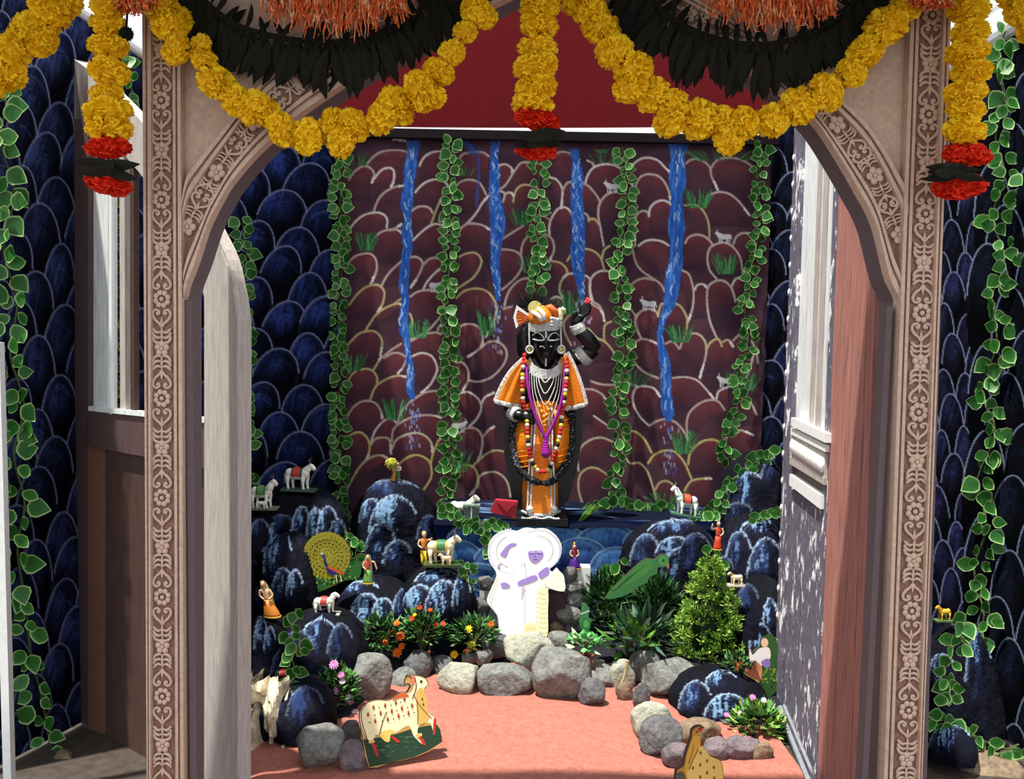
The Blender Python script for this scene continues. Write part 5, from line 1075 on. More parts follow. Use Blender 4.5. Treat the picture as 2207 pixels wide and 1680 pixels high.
# ================================================================== painted cut-out boards
def board(name, label, cat, outline, Y, base, decals, lean=0.0, yaw=0.0, th=.012, sm=2, edge=(70, 60, 50), group=None, ground=True, mname='painting', at=None):
    """flat wooden cut-out: outline in pixels on its own standing plane, thickness th, painted details a hair proud of it"""
    xs = [p[0] for p in outline]; ys = [p[1] for p in outline]; p0 = W(sum(xs) / len(xs), max(ys), Y) if at is None else Gz(at[0], at[1], 0.0)
    n = Vector((math.sin(yaw) * math.cos(lean), -math.cos(yaw) * math.cos(lean), math.sin(lean)))
    H = lambda x, y, o=0.0: HP(x, y, p0 + n * o, n)
    g = thing(name, label, cat, p0, group); O = smooth(outline, sm, True) if sm else outline
    b = MB(); b.prism([H(x, y) for x, y in O], n * -th, edge)
    part('board', b, M_board, g); b = MB(); b.add([H(x, y, .0006) for x, y in O], [tuple(range(len(O)))], base); k = 0
    for d in decals:
        k += 1; o = .0008 + .00003 * k
        if d[0] == 'p': q = smooth(d[1], 4, True) if len(d) < 4 else d[1]; b.add([H(x, y, o) for x, y in q], [tuple(range(len(q)))], d[2])
        elif d[0] == 's':
            q = smooth(d[1], 4); A = []; B = []
            for i in range(len(q)):
                x0, y0 = q[max(i - 1, 0)]; x1, y1 = q[min(i + 1, len(q) - 1)]; l = math.hypot(x1 - x0, y1 - y0) or 1; nx, ny = -(y1 - y0) / l * d[2] / 2, (x1 - x0) / l * d[2] / 2
                A.append(H(q[i][0] + nx, q[i][1] + ny, o)); B.append(H(q[i][0] - nx, q[i][1] - ny, o))
            m = len(A); b.add(A + B, [(i, i + 1, m + i + 1, m + i) for i in range(m - 1)], d[3])
        elif d[0] == 'd':
            c = 8 if d[2] < 4 else 16; ry = d[4] if len(d) > 4 else d[2]; b.add([H(x_, y_, o) for x_, y_ in [(d[1][0] + d[2] * math.cos(6.283 * i / c), d[1][1] + ry * math.sin(6.283 * i / c)) for i in range(c)]], [tuple(range(c))], d[3])
    b2 = b; me = b.mesh(mname, WL[g.name]); o = link(mname, me, M_board, g); return g
def T(x0, y0, s, pts): return [(x0 + a / s, y0 + b_ / s) for a, b_ in pts]
cream, ink, red, grn = (246, 234, 186), (74, 50, 38), (196, 44, 32), (30, 62, 40)
# spotted cow board, left front
t = lambda pts: T(760, 1220, 3.6525, pts)
body = t([(100,1340),(58,1215),(66,1135),(110,1085),(200,1062),(280,1066),(330,1040),(380,1004),(430,1008),(470,985),(480,930),(470,880),(520,872),(565,890),(594,925),(590,950),(562,968),(570,1010),(584,1060),(590,1150),(640,1190),(655,1215),(645,1330),(620,1260),(600,1235),(525,1260),(515,1330),(570,1400),(540,1400),(480,1340),(440,1260),(350,1310),(300,1330),(290,1385),(250,1380),(210,1330),(160,1380),(200,1500),(150,1400)])
out = t([(130,1592),(80,1375),(60,1240),(54,1180),(76,1120),(120,1080),(200,1058),(280,1064),(330,1036),(380,1000),(425,1004),(455,955),(440,925),(410,945),(425,870),(460,865),(500,866),(560,882),(596,922),(594,952),(566,972),(580,1030),(590,1150),(645,1186),(662,1225),(655,1262),(685,1290),(706,1385),(640,1440),(560,1480),(480,1510),(380,1535),(280,1555)])
dec = [('p', t([(82,1370),(160,1360),(300,1340),(450,1290),(560,1265),(660,1250),(690,1290),(706,1385),(600,1455),(480,1508),(300,1552),(132,1588)]), grn, 0), ('p', body, cream)]
rr = random.Random(6)
for k in range(60): x, y = rr.uniform(120, 680), rr.uniform(1330, 1540); dec.append(('s', t([(x, y), (x + 14, y - 3), (x + 26, y)]), 1.2, rr.choice([(78, 112, 74), (60, 92, 64), (104, 132, 96)]))) if y < 1540 - (x - 120) * .25 else None
dec += [('p', t([(500,1010),(545,960),(584,1050),(590,1150),(600,1200),(560,1240),(515,1250),(505,1150)]), (214, 176, 92)), ('p', t([(210,1320),(300,1290),(330,1320),(300,1330),(290,1385),(250,1380)]), (232, 196, 100)),
        ('p', t([(145,1395),(170,1395),(204,1495),(190,1500)]), red), ('p', t([(300,1350),(330,1350),(372,1385),(350,1392)]), red), ('p', t([(520,1345),(545,1345),(574,1405),(556,1412)]), red), ('p', t([(640,1205),(656,1215),(646,1320),(632,1325)]), red),
        ('p', t([(310,1060),(370,1008),(425,1010),(440,1030),(380,1040)]), (206, 92, 44)), ('p', t([(462,880),(490,872),(484,935),(462,925)]), (212, 120, 90)), ('d', t([(540,912)])[0], 3.0, (30, 24, 20)), ('s', t([(418,880),(440,868),(466,884)]), 2, (24, 24, 24)), ('s', t([(412,945),(430,930),(460,950)]), 2, (24, 24, 24)),
        ('s', t([(110,1085),(70,1150),(76,1240),(104,1330),(118,1385)]), 1.6, ink), ('s', t([(270,1150),(240,1220),(210,1330)]), 1.6, ink), ('s', t([(480,1010),(520,1090),(580,1160),(620,1200)]), 2.2, (150, 108, 50)), ('s', t([(490,880),(500,960),(470,1050)]), 1.8, ink), ('s', t([(505,1060),(515,1160),(512,1250)]), 1.2, ink), ('s', t([(570,880),(595,925),(565,968)]), 1.2, ink)]
for (x, y) in [(165,1115),(256,1100),(340,1078),(408,1050),(122,1172),(220,1160),(308,1145),(388,1122),(468,1100),(178,1222),(276,1208),(362,1182),(440,1160)]: dec += [('d', t([(x, y - 8)])[0], 2.6, (196, 120, 60)), ('d', t([(x, y + 6)])[0], 2.3, (158, 44, 30), 3.6)]
for (x, y) in [(210,1118),(302,1100),(380,1076),(175,1178),(264,1160),(348,1142),(432,1118),(134,1235),(232,1225),(322,1208),(404,1182),(484,1158)]: dec.append(('d', t([(x, y)])[0], 1.5, (60, 70, 50)))
dec += [('d', t([(548, 1050)])[0], 2, (60, 30, 20)), ('d', t([(556, 1092)])[0], 2, (60, 30, 20)), ('p', t([(128,1380),(172,1375),(170,1392),(132,1398)]), (226, 190, 96)), ('p', t([(500,1330),(540,1318),(545,1340),(505,1352)]), (226, 190, 96))]
board('cow_board', 'cream cow board with red spots and green base, left front on the salmon floor', 'signboard', out, 3.36, (196, 150, 84), dec, lean=.22, yaw=.32, th=.02, at=(798, 1654))
# spotted cow board, right front (cut by the lower edge)
t = lambda pts: T(1300, 1380, 4.598, pts)
out = t([(720,1500),(728,1330),(745,1285),(800,1250),(820,1150),(858,1030),(880,965),(888,900),(930,866),(975,858),(1002,868),(985,900),(958,930),(965,1045),(1010,1078),(1062,1150),(1150,1188),(1186,1250),(1192,1400),(1180,1560),(1000,1560),(860,1540),(740,1560)])
dec = [('p', t([(812,1290),(830,1150),(866,1035),(900,960),(955,960),(962,1048),(930,1090),(860,1250),(830,1340)]), (222, 170, 66)), ('p', t([(830,1350),(870,1240),(935,1095),(970,1055),(1012,1085),(1062,1155),(1148,1195),(1176,1255),(1184,1400),(1120,1500),(900,1500)]), (240, 206, 112)),
       ('p', t([(722,1500),(730,1330),(790,1310),(820,1380),(860,1500)]), (92, 92, 74)), ('d', t([(925, 912)])[0], 2, (40, 26, 18)), ('p', t([(935,880),(970,868),(990,880),(955,915)]), (190, 70, 50)), ('s', t([(950,880),(985,862),(1000,872)]), 2, (20, 20, 20)), ('s', t([(900,1040),(880,1120),(845,1230)]), 1.6, (120, 80, 30)), ('s', t([(945,1085),(890,1190),(850,1290)]), 2.2, (150, 104, 40))]
for (x, y) in [(965,1120),(1030,1200),(962,1240),(1096,1265),(1030,1318),(890,1270),(962,1360),(1100,1370)]: dec.append(('d', t([(x, y)])[0], 2.6, (168, 76, 40), 4.2))
board('cow_board', 'yellow spotted cow board cut by the lower edge at the right front', 'signboard', out, 3.08, (196, 140, 60), dec, lean=.08, yaw=.25, th=.02)
# white embracing couple
t = lambda pts: T(1000, 1100, 5.25, pts); wh = (252, 250, 238); lav = (150, 126, 196); gr = (178, 176, 176)
out = t([(268,480),(282,380),(330,300),(420,240),(520,222),(600,238),(650,212),(720,198),(800,212),(860,205),(945,215),(1040,285),(1098,380),(1104,480),(1066,580),(1000,645),(970,670),(1000,700),(1045,650),(1080,690),(1125,735),(1140,810),(1138,925),(960,890),(952,1000),(952,1150),(948,1300),(938,1440),(900,1900),(420,1900),(398,1440),(384,1260),(372,1190),(290,1085),(258,1010),(312,880),(368,740),(340,665),(290,590)])
dec = []
for cx, cy, r0, r1, a0, a1 in ((560,470,262,290,1.6,4.6),(840,450,236,262,-2.0,1.2)):
    for k in range(34):
        a = a0 + (a1 - a0) * k / 33; dec.append(('s', t([(cx + r0 * math.cos(a), cy + r0 * .92 * math.sin(a)), (cx + r1 * math.cos(a), cy + r1 * .92 * math.sin(a))]), 2.6, (196, 198, 226)))
    dec.append(('s', t([(cx + (r0 - 70) * math.cos(a), cy + (r0 - 75) * math.sin(a)) for a in np.linspace(a0 + .3, a1 - .3, 14)]), 1.4, (166, 172, 166)))
dec += [('p', t([(410,505),(430,470),(480,410),(540,374),(602,384),(560,408),(515,436),(490,500),(470,535),(445,528)]), lav), ('p', t([(725,490),(738,466),(810,460),(885,464),(898,510),(862,568),(808,602),(765,585),(735,540)]), lav),
        ('p', t([(612,812),(700,770),(802,735),(832,780),(740,825),(625,856)]), lav), ('p', t([(838,722),(880,680),(925,650),(962,656),(955,735),(905,765),(865,772)]), lav), ('p', t([(415,832),(470,820),(518,850),(510,878),(440,884)]), lav), ('p', t([(655,872),(690,872),(668,960),(648,1005)]), (190, 180, 206)),
        ('p', t([(845,890),(950,905),(950,1150),(944,1420),(840,1420),(825,1150)]), (250, 236, 190)), ('p', t([(690,1300),(815,1288),(815,1425),(690,1425)]), (250, 230, 178)), ('p', t([(900,790),(1000,720),(1060,700),(1120,745),(1135,915),(960,880)]), (248, 236, 210)),
        ('s', t([(745,500),(790,492)]), 1.6, (70, 50, 110)), ('s', t([(830,492),(880,498)]), 1.6, (70, 50, 110)), ('s', t([(755,478),(795,474)]), 1.2, (240, 236, 250)), ('s', t([(830,474),(880,476)]), 1.2, (240, 236, 250)), ('s', t([(808,490),(800,530),(815,535)]), 1.2, (96, 76, 140)), ('s', t([(785,560),(830,560)]), 1.6, (96, 60, 110)),
        ('s', t([(375,750),(330,880),(275,1000)]), 1.2, gr), ('s', t([(400,770),(350,900),(300,1040)]), 1.0, gr), ('s', t([(330,960),(300,1060),(380,1190)]), 1.0, gr), ('s', t([(385,1200),(400,1420)]), 1.0, gr), ('s', t([(900,880),(945,890),(955,1000)]), 1.0, gr), ('s', t([(640,610),(680,590),(675,640),(640,620)]), 1.2, gr), ('s', t([(690,600),(700,720),(690,820)]), 1.0, gr), ('d', t([(405,590)])[0], 4, (214, 210, 220)), ('d', t([(395,640)])[0], 3.4, (160, 140, 200))]
for k in range(8): dec += [('d', t([(690 - k, 900 + k * 55)])[0], 1.6, (176, 170, 176)), ('d', t([(835 - k * 3, 900 + k * 50)])[0], 1.4, (190, 180, 160))]
for k in range(9): dec.append(('s', t([(850, 930 + k * 55), (900, 950 + k * 55), (948, 930 + k * 55)]), 1.0, (232, 208, 150)))
for k in range(5): dec.append(('s', t([(712 + k * 22, 1310), (712 + k * 22, 1420)]), 1.0, (226, 200, 140)))
board('couple_cutout', 'bright white cut-out of two embracing figures with round haloes below the idol', 'cutout', out, 4.24, wh, dec, lean=.20, th=.02, edge=(236, 234, 226))
# peacock
dec = [('p', [(662,1236),(700,1240),(750,1228),(776,1212),(774,1246),(735,1252),(702,1268),(668,1282)], (38, 96, 40)), ('d', (704,1199), 51, (128, 124, 30))]
rr = random.Random(2)
for ring in range(1, 7):
    for k in range(int(5 * ring) + 3):
        a = 6.283 * k / (5 * ring + 3) + ring; x, y = 704 + ring * 8 * math.cos(a), 1199 + ring * 8 * math.sin(a); dec += [('d', (x, y), 3.3, (178, 170, 52)), ('d', (x, y), 1.8, (84, 88, 20))]
for k in range(30): x = rr.uniform(666, 772); dec.append(('d', (x, 1248 - (x - 666) * .12 + rr.uniform(-6, 16)), 2.4, rr.choice([(76, 140, 56), (24, 70, 30), (110, 160, 70)])))
dec += [('p', [(694,1190),(699,1196),(703,1210),(712,1226),(726,1236),(722,1240),(708,1236),(702,1224),(698,1206),(692,1198)], (30, 34, 110)), ('s', [(706,1222),(722,1230),(742,1238)], 5, (206, 70, 32)), ('s', [(724,1240),(726,1256)], 2, (226, 214, 180)), ('s', [(733,1240),(737,1254)], 2, (226, 214, 180)), ('d', (694,1194), 3.4, (180, 186, 160)), ('s', [(694,1190),(698,1184)], 1, (200, 200, 190))]
board('peacock_board', 'round peacock board with fanned yellow-green tail on the left rocks', 'signboard', [(704 + 52 * math.cos(a), 1199 + 52 * math.sin(a)) for a in np.linspace(2.4, 6.9, 26)] + [(776,1214),(775,1246),(738,1254),(704,1270),(668,1284),(661,1240)], 4.20, (96, 96, 26), dec, lean=.1, sm=0)
# parrots
t = lambda pts: T(1200, 1180, 4.598, pts)
dec = [('p', t([(560,410),(690,290),(800,180),(890,125),(950,150),(950,200),(880,270),(760,340),(640,400)]), (66, 128, 62)), ('d', t([(1056, 133)])[0], 11, (70, 140, 72)), ('d', t([(1056, 133)])[0], 4, (40, 104, 60)), ('d', t([(1056, 133)])[0], 1.6, (16, 20, 16)), ('p', t([(1090,165),(1116,170),(1108,215),(1092,200)]), (178, 96, 84))]
for k in range(7): dec.append(('s', t([(880 - k * 30, 170 + k * 26), (800 - k * 30, 240 + k * 26), (700 - k * 24, 300 + k * 22)]), 1.2, (36, 86, 46)))
board('parrot_board', 'green parrot board with round head, leaning over the dark shrubs', 'signboard', t([(1106,95),(1112,170),(1100,215),(1080,190),(1000,205),(995,262),(910,300),(902,345),(820,385),(700,470),(560,510),(480,505),(560,400),(680,280),(800,170),(890,112),(960,122),(1010,85),(1060,70)]), 4.18, (56, 116, 62), dec, lean=.05)
board('parrot_board', 'small green parrot board with curled tail beside the stone pile', 'signboard', t([(250,560),(300,570),(322,630),(312,690),(350,722),(330,760),(322,830),(385,862),(455,925),(525,1015),(440,965),(370,905),(290,855),(240,800),(222,740),(240,660)]), 4.20, (58, 132, 80), [('d', t([(285, 770)])[0], 11, (44, 116, 62), 15), ('s', t([(235,665),(325,630)]), 3, (206, 220, 206)), ('d', t([(290,760)])[0], 6, (92, 160, 90), 9), ('p', t([(330,835),(380,865),(500,990),(400,930)]), (62, 110, 84))])
# painted ladies board at the right
dec = [('p', [(1640,1382),(1672,1378),(1672,1490),(1636,1488)], (46, 84, 34)), ('p', [(1616,1398),(1622,1412),(1634,1400),(1646,1396),(1658,1398),(1660,1420),(1640,1436),(1622,1432),(1615,1418)], (232, 222, 222)), ('p', [(1614,1428),(1640,1434),(1638,1470),(1606,1456)], (216, 128, 96)), ('s', [(1606,1455),(1622,1464),(1638,1470)], 3.4, (232, 190, 70)), ('d', (1648,1386), 8, (226, 190, 160), 10), ('p', [(1640,1428),(1656,1420),(1660,1436),(1650,1440)], (140, 110, 180)), ('s', [(1610,1460),(1634,1474)], 5, (226, 226, 226))]
for k in range(20): dec.append(('d', (1642 + rr.uniform(0, 28), 1440 + rr.uniform(0, 44)), 3, rr.choice([(96, 130, 40), (30, 66, 30), (150, 150, 50)])))
for k in range(6): dec.append(('s', [(1620 + k * 3, 1432 + k * .6), (1612 + k * 4, 1456 + k * 2)], 1, (170, 84, 60)))
board('dancers_board', 'painted board of a lady in a salmon skirt beside the right door leaf', 'signboard', [(1604,1458),(1614,1424),(1614,1398),(1624,1404),(1638,1394),(1640,1378),(1650,1372),(1674,1376),(1674,1492),(1636,1488),(1632,1480),(1608,1470)], 3.84, (60, 80, 44), dec, sm=0, lean=.1)

# ================================================================== small painted figures in the round
M_fig = mat('painted_figurine', None, .5, .1, 60)
def animal(label, x0, y0, x1, y1, Y, d, coat, spots=None, saddle=None, horns=True, base=(44, 78, 50), kind='cow', bx=4, headup=.0, name='cow_figurine', cat='figurine', tilt=0.0):
    w, h = x1 - x0, y1 - y0; D = S(w, Y) * .16
    def A(fx, fy, dy=0.0): return W((x0 + fx * w) if d > 0 else (x1 - fx * w), y0 + fy * h + tilt * (fx - .5) * w, Y) + Vector((0, dy, 0))
    g = thing(name, label, cat, A(.5, 1.06)); s = S(1, Y); b = MB(); c2 = spots or coat; elephant = kind == 'elephant'; lion = kind == 'lion'
    b.ball(A(.44, .50), (.36 * w * s, D * 1.15, .19 * h * s * (1.15 if elephant else 1)), 18, 12, coat); b.ball(A(.20, .48), (.17 * w * s, D, .19 * h * s), 14, 10, coat); b.ball(A(.66, .46), (.16 * w * s, D, .20 * h * s), 14, 10, coat)
    for fx, dy in ((.14, -.6), (.26, .6), (.62, -.6), (.72, .6)):
        lw = (.055 if not elephant else .08) * w * s; b.tube([A(fx, .55, dy * D), A(fx - .01, .78, dy * D), A(fx + .01, .96, dy * D), A(fx + .02, 1.0, dy * D)], [lw * 1.5, lw, lw * .8, lw], 8, coat)
    hy = .20 - headup
    b.tube([A(.64, .42), A(.74, .32), A(.83, hy + .02)], [.15 * h * s, .13 * h * s, .10 * h * s], 12, c2 if lion else coat); b.tube([A(.80, hy - .02), A(.88, hy + .02), A(.97, hy + .10), A(1.0, hy + .12)], [.10 * h * s, .10 * h * s, .07 * h * s, .05 * h * s], 12, coat)
    for q in (-1, 1): b.ball(A(.80, hy - .04, q * .09 * h * s), (.03 * h * s, .06 * h * s, .035 * h * s), 8, 6, c2)
    if elephant: b.tube([A(.98, hy + .12), A(1.02, .5), A(.99, .8)], [.05 * h * s, .04 * h * s, .02 * h * s], 8, coat)
    if lion: b.ball(A(.80, hy + .08), (.14 * h * s, .11 * h * s, .17 * h * s), 12, 8, c2)
    b.tube([A(.08, .42), A(.02, .55), A(.03, .82)], [.022 * h * s, .018 * h * s, .03 * h * s], 6, c2); part('body', b, M_fig, g, smooth=True)
    if horns:
        for q in (-1, 1): m = MB(); m.tube([A(.82, hy - .08, q * .05 * h * s), A(.81, hy - .20, q * .16 * h * s), A(.86, hy - .30, q * .10 * h * s)], [.03 * h * s, .024 * h * s, .008 * h * s], 6, (70, 62, 54)); part('horn', m, M_fig, g)
    m = MB()
    for q in (-1, 1): m.ball(A(.87, hy, q * .085 * h * s), .016 * h * s, 6, 5, (20, 16, 14))
    part('eyes', m, M_fig, g)
    if saddle:
        for sc, col, f in ((1.0, saddle[0], .0), (.66, saddle[1], .004)):
            vs = []; n = 12
            for i in range(n):
                a = math.pi * (-.08 + 1.16 * i / (n - 1))
                for fx in (-1, 1): c = A(.43 + fx * .17 * sc, .50); vs.append(c + Vector((0, -(D * 1.24 + f) * math.cos(a), (.215 * h * s + f) * math.sin(a) + (0 if sc == 1 else .01 * h * s))))
            m = MB(); m.add(vs, [(2 * i, 2 * i + 1, 2 * i + 3, 2 * i + 2) for i in range(n - 1)], col); part('saddle_cloth', m, M_fig, g, smooth=True)
    if kind == 'horse':
        m = MB(); m.tube([A(.66, .24), A(.74, .14), A(.82, hy - .06)], .05 * h * s, 8, (226, 222, 210)); part('mane', m, M_fig, g, smooth=True)
    if base:
        a_, b_ = A(.0, 1.0), A(1.0, 1.0); m = MB(); p = [A(-.06, 1.0, -D * 1.6), A(1.02, 1.0, -D * 1.6), A(1.02, 1.0, D * 1.6), A(-.06, 1.0, D * 1.6)]; m.prism(p, (0, 0, -S(bx, Y)), base); part('base', m, M_fig, g)
    return g
wht = (228, 228, 220)
animal('white bull figurine with red and green saddle cloth on the tall left boulder', 612, 992, 680, 1054, 4.56, 1, wht, saddle=((40, 66, 56), (186, 52, 42)), base=(60, 92, 72), tilt=.05, name='bull_figurine')
animal('white cow figurine with green cloth suckling a calf, behind the left door leaf', 538, 1030, 598, 1094, 4.36, 1, wht, spots=(190, 170, 140), saddle=((50, 110, 48), (86, 140, 70)), base=(120, 126, 100), headup=.06)
animal('tiny white calf figurine under the green clothed cow', 550, 1074, 582, 1096, 4.30, 1, wht, horns=False, base=None, name='calf_figurine')
animal('plain white cow figurine at the left end of the ledge', 966, 1064, 1034, 1120, 4.96, 1, (240, 236, 214), spots=(200, 170, 120), base=None, headup=.05)
animal('white horse figurine on the blue boulder above the pink flowers', 674, 1274, 732, 1322, 4.0, 1, (236, 232, 216), saddle=((226, 220, 204), (180, 60, 60)), horns=False, base=(176, 182, 164), kind='horse', name='horse_figurine', headup=.04)
animal('dark elephant figurine with red saddle half hidden in the left ivy', 592, 1436, 636, 1468, 3.70, 1, (70, 60, 48), saddle=((170, 190, 170), (190, 50, 40)), horns=False, base=(60, 50, 40), kind='elephant', name='elephant_figurine')
animal('cream cow figurine with green saddle beside the yellow clad herdsman', 918, 1146, 994, 1214, 4.36, 1, (226, 214, 178), spots=(150, 142, 128), saddle=((196, 150, 60), (48, 110, 66)), base=(58, 72, 40), bx=5)
animal('small tan calf figurine in front of the herdsman cow', 944, 1190, 974, 1218, 4.30, -1, (216, 190, 150), horns=False, base=None, name='calf_figurine')
animal('white bull figurine with red saddle and raised head at the right end of the ledge', 1446, 1050, 1506, 1108, 4.84, -1, (226, 232, 220), saddle=((36, 60, 54), (206, 74, 50)), base=(64, 104, 84), headup=.10, tilt=-.16, name='bull_figurine')
animal('tiny cream lion figurine on the right boulder behind the conifer', 1568, 1230, 1602, 1260, 4.10, -1, (222, 204, 166), spots=(150, 116, 62), horns=False, base=(206, 196, 170), kind='lion', name='lion_figurine')
animal('yellow lion figurine on the dark boulder right of the gateway', 2016, 1302, 2050, 1336, 3.62, -1, (206, 160, 40), spots=(196, 130, 20), horns=False, base=(90, 116, 60), kind='lion', name='lion_figurine')
def figure(label, cx, yt, yb, Y, skirt, top, skin=(214, 170, 140), hair=(60, 36, 26), veil=None, lean=0.0, skw=.22, crown=None, arm=None, name='lady_figurine', trousers=False):
    H = yb - yt; s = S(1, Y)
    def A(fx, fy, dy=0.0): return W(cx + (fx + lean * (1 - fy)) * H, yt + fy * H, Y) + Vector((0, dy, 0))
    g = thing(name, label, 'figurine', A(0, 1)); u_ = H * s
    b = MB(); b.loft([(A(0, .56), .085 * u_, .06 * u_), (A(0, .48), .08 * u_, .055 * u_), (A(0, .36), .10 * u_, .065 * u_), (A(0, .27), .13 * u_, .06 * u_), (A(0, .235), .06 * u_, .045 * u_), (A(0, .20), .035 * u_, .035 * u_)], 14, top)
    b.ball(A(0, .12, -.01 * u_), (.068 * u_, .075 * u_, .095 * u_), 14, 10, skin); b.ball(A(0, .125, -.085 * u_), (.012 * u_, .014 * u_, .018 * u_), 6, 5, skin)
    for q in (-1, 1):
        if arm and q == arm[0]: P = [A(q * .12, .27), A(q * .22, .30), A(arm[1], arm[2], -.03 * u_)]
        else: P = [A(q * .12, .27), A(q * .17, .42, -.02 * u_), A(q * .06, .50, -.11 * u_)]
        b.tube(smooth([tuple(p) for p in P], 4), [.034 * u_] * 4 + [.028 * u_] * 5, 8, skin)
        for k in range(4): e = P[-1]; b.tube([e, e + Vector((q * .02 * u_ * (k - 1.5) * .5, -.03 * u_, .008 * u_ * k))], [.010 * u_, .006 * u_], 5, skin)
    part('body', b, M_fig, g, smooth=True); b = MB()
    if trousers:
        for q in (-1, 1): b.loft([(A(q * .05, 1.0), .05 * u_, .07 * u_), (A(q * .05, .9), .045 * u_, .05 * u_), (A(q * .05, .6), .07 * u_, .07 * u_)], 12, skirt)
        part('trousers', b, M_fig, g, smooth=True)
    else:
        b.loft([(A(0, 1.0), skw * u_, skw * .75 * u_), (A(0, .9), skw * .92 * u_, skw * .7 * u_), (A(0, .7), skw * .68 * u_, skw * .55 * u_), (A(0, .54), .10 * u_, .075 * u_)], 20, skirt); part('skirt', b, M_fig, g, smooth=True)
        b = MB(); b.loft([(A(0, 1.005), skw * 1.03 * u_, skw * .78 * u_), (A(0, .96), skw * 1.0 * u_, skw * .75 * u_)], 20, (214, 170, 60)); part('hem', b, M_fig, g, smooth=True)
    b = MB(); b.ball(A(0, .10, .02 * u_), (.076 * u_, .078 * u_, .092 * u_), 12, 8, hair)
    if veil: b.loft([(A(0, .82, .06 * u_), .15 * u_, .03 * u_), (A(0, .5, .07 * u_), .14 * u_, .03 * u_), (A(0, .22, .06 * u_), .11 * u_, .03 * u_), (A(0, .05, .04 * u_), .07 * u_, .05 * u_)], 14, veil)
    part('hair', b, M_fig, g, smooth=True); b = MB()
    for q in (-1, 1): b.ball(A(q * .028, .115, -.076 * u_), .009 * u_, 6, 5, (26, 18, 16))
    part('eyes', b, M_fig, g)
    if crown: b = MB(); b.lathe(A(0, .03), [(.05 * u_, 0), (.055 * u_, .03 * u_), (.03 * u_, .07 * u_), (.004 * u_, .10 * u_)], 10, crown); part('crown', b, M_fig, g, smooth=True)
    return g
figure('lady figurine in purple skirt with golden crown on the white block', 1238, 1172, 1226, 4.46, (70, 24, 120), (120, 50, 60), veil=(150, 60, 110), crown=(226, 160, 30), skw=.27)
figure('lady figurine in green dress on a white plinth beside the peacock board', 793, 1194, 1258, 4.16, (96, 150, 70), (190, 80, 60), veil=(170, 190, 160), skw=.19, arm=(1, .30, .52))
figure('lady figurine in orange skirt leaning to the left on the left rocks', 588, 1250, 1330, 3.90, (212, 130, 50), (214, 180, 140), veil=(196, 170, 120), lean=-.30, skw=.24)
figure('herdsman figurine in yellow robe with raised hand behind the cream cow', 914, 1144, 1216, 4.42, (226, 190, 40), (216, 140, 60), trousers=True, arm=(1, .22, .22), name='herdsman_figurine', hair=(210, 150, 60))
figure('dancer figurine in red robe beside the conifer tip on the right boulders', 1546, 1122, 1186, 4.42, (206, 66, 36), (200, 80, 50), skw=.16, arm=(-1, -.2, .12), name='dancer_figurine', lean=.05)
figure('tiny figure with a round yellow-green tree crown on top of the round dark boulder', 858, 996, 1034, 4.96, (60, 110, 60), (190, 190, 200), skw=.16, name='figurine')
g = thing('topiary_ornament', 'round yellow-green topiary ornament on top of the round dark boulder', 'ornament', W(846, 1036, 4.94)); b = MB(); c = W(843, 1000, 4.94); b.ball(c, S(13, 4.94), 16, 12, (160, 160, 50))
for k in range(60): d_v = Vector((rr.gauss(0, 1), rr.gauss(0, 1), rr.gauss(0, 1))).normalized(); b.ball(c + d_v * S(12.5, 4.94), S(2.2, 4.94), 5, 4, rr.choice([(190, 184, 70), (110, 124, 40)]))
part('crown', b, M_fig, g); b = MB(); b.tube([c, W(850, 1020, 4.94), W(846, 1036, 4.94)], [.012, .010, .014], 8, (196, 130, 50)); part('trunk', b, M_fig, g)
# things on the ledge
g = thing('stone_trough', 'small grey patterned stone box in front of the ledge cow', 'box', W(1016, 1120, 4.90)); b = MB(); a_, c_ = W(1000, 1092, 4.9), W(1032, 1122, 4.9); b.box(a_.x, c_.x, 4.9, 4.96, c_.z, a_.z, (104, 128, 116)); part('box', b, mat('mottled_stone', (108, 130, 118), .7, .3, 90, .5, rgb2=(50, 62, 60), thr=(.5, .6)), g)
b = MB(); b.box((a_.x + c_.x) / 2 - .003, (a_.x + c_.x) / 2 + .003, 4.896, 4.902, c_.z, a_.z + .002); part('strap', b, M_white, g); b = MB(); b.box(a_.x - .005, c_.x + .005, 4.893, 4.965, a_.z - .006, a_.z + .006); part('lid', b, mat('mottled_stone'), g)
b = MB(); b.prism([W(x, y, 4.93) for x, y in [(1068,1078),(1116,1082),(1110,1119),(1056,1104)]], (0, .015, .004), (170, 34, 52)); b.prism([W(x, y, 4.928) for x, y in [(1070,1080),(1092,1104),(1114,1083)]], (0, -.004, 0), (188, 44, 62))
tag(part('red_packet', b, mat('red_paper', (172, 38, 54), .6, .12, 30), origin=W(1085, 1119, 4.93)), 'crimson cloth packet standing on the ledge left of the idol', 'packet')
g = thing('grass_sprig', 'bright green grass sprig on the ledge right of the idol', 'plant', W(1250, 1126, 4.92)); b = MB()
for k in range(60):
    x = rr.uniform(-4, 4); b.tube([W(1250 + x, 1124, 4.92), W(1266 + x + rr.uniform(-6, 6), 1108, 4.92 + rr.uniform(-.02, .02)), W(1280 + rr.uniform(-9, 9), 1094 + rr.uniform(-8, 8), 4.93)], [.002, .002, .0006], 4, cap=False)
part('blades', b, mat('grass_green', (86, 130, 40), .7, .3, 60), g, kind='stuff')
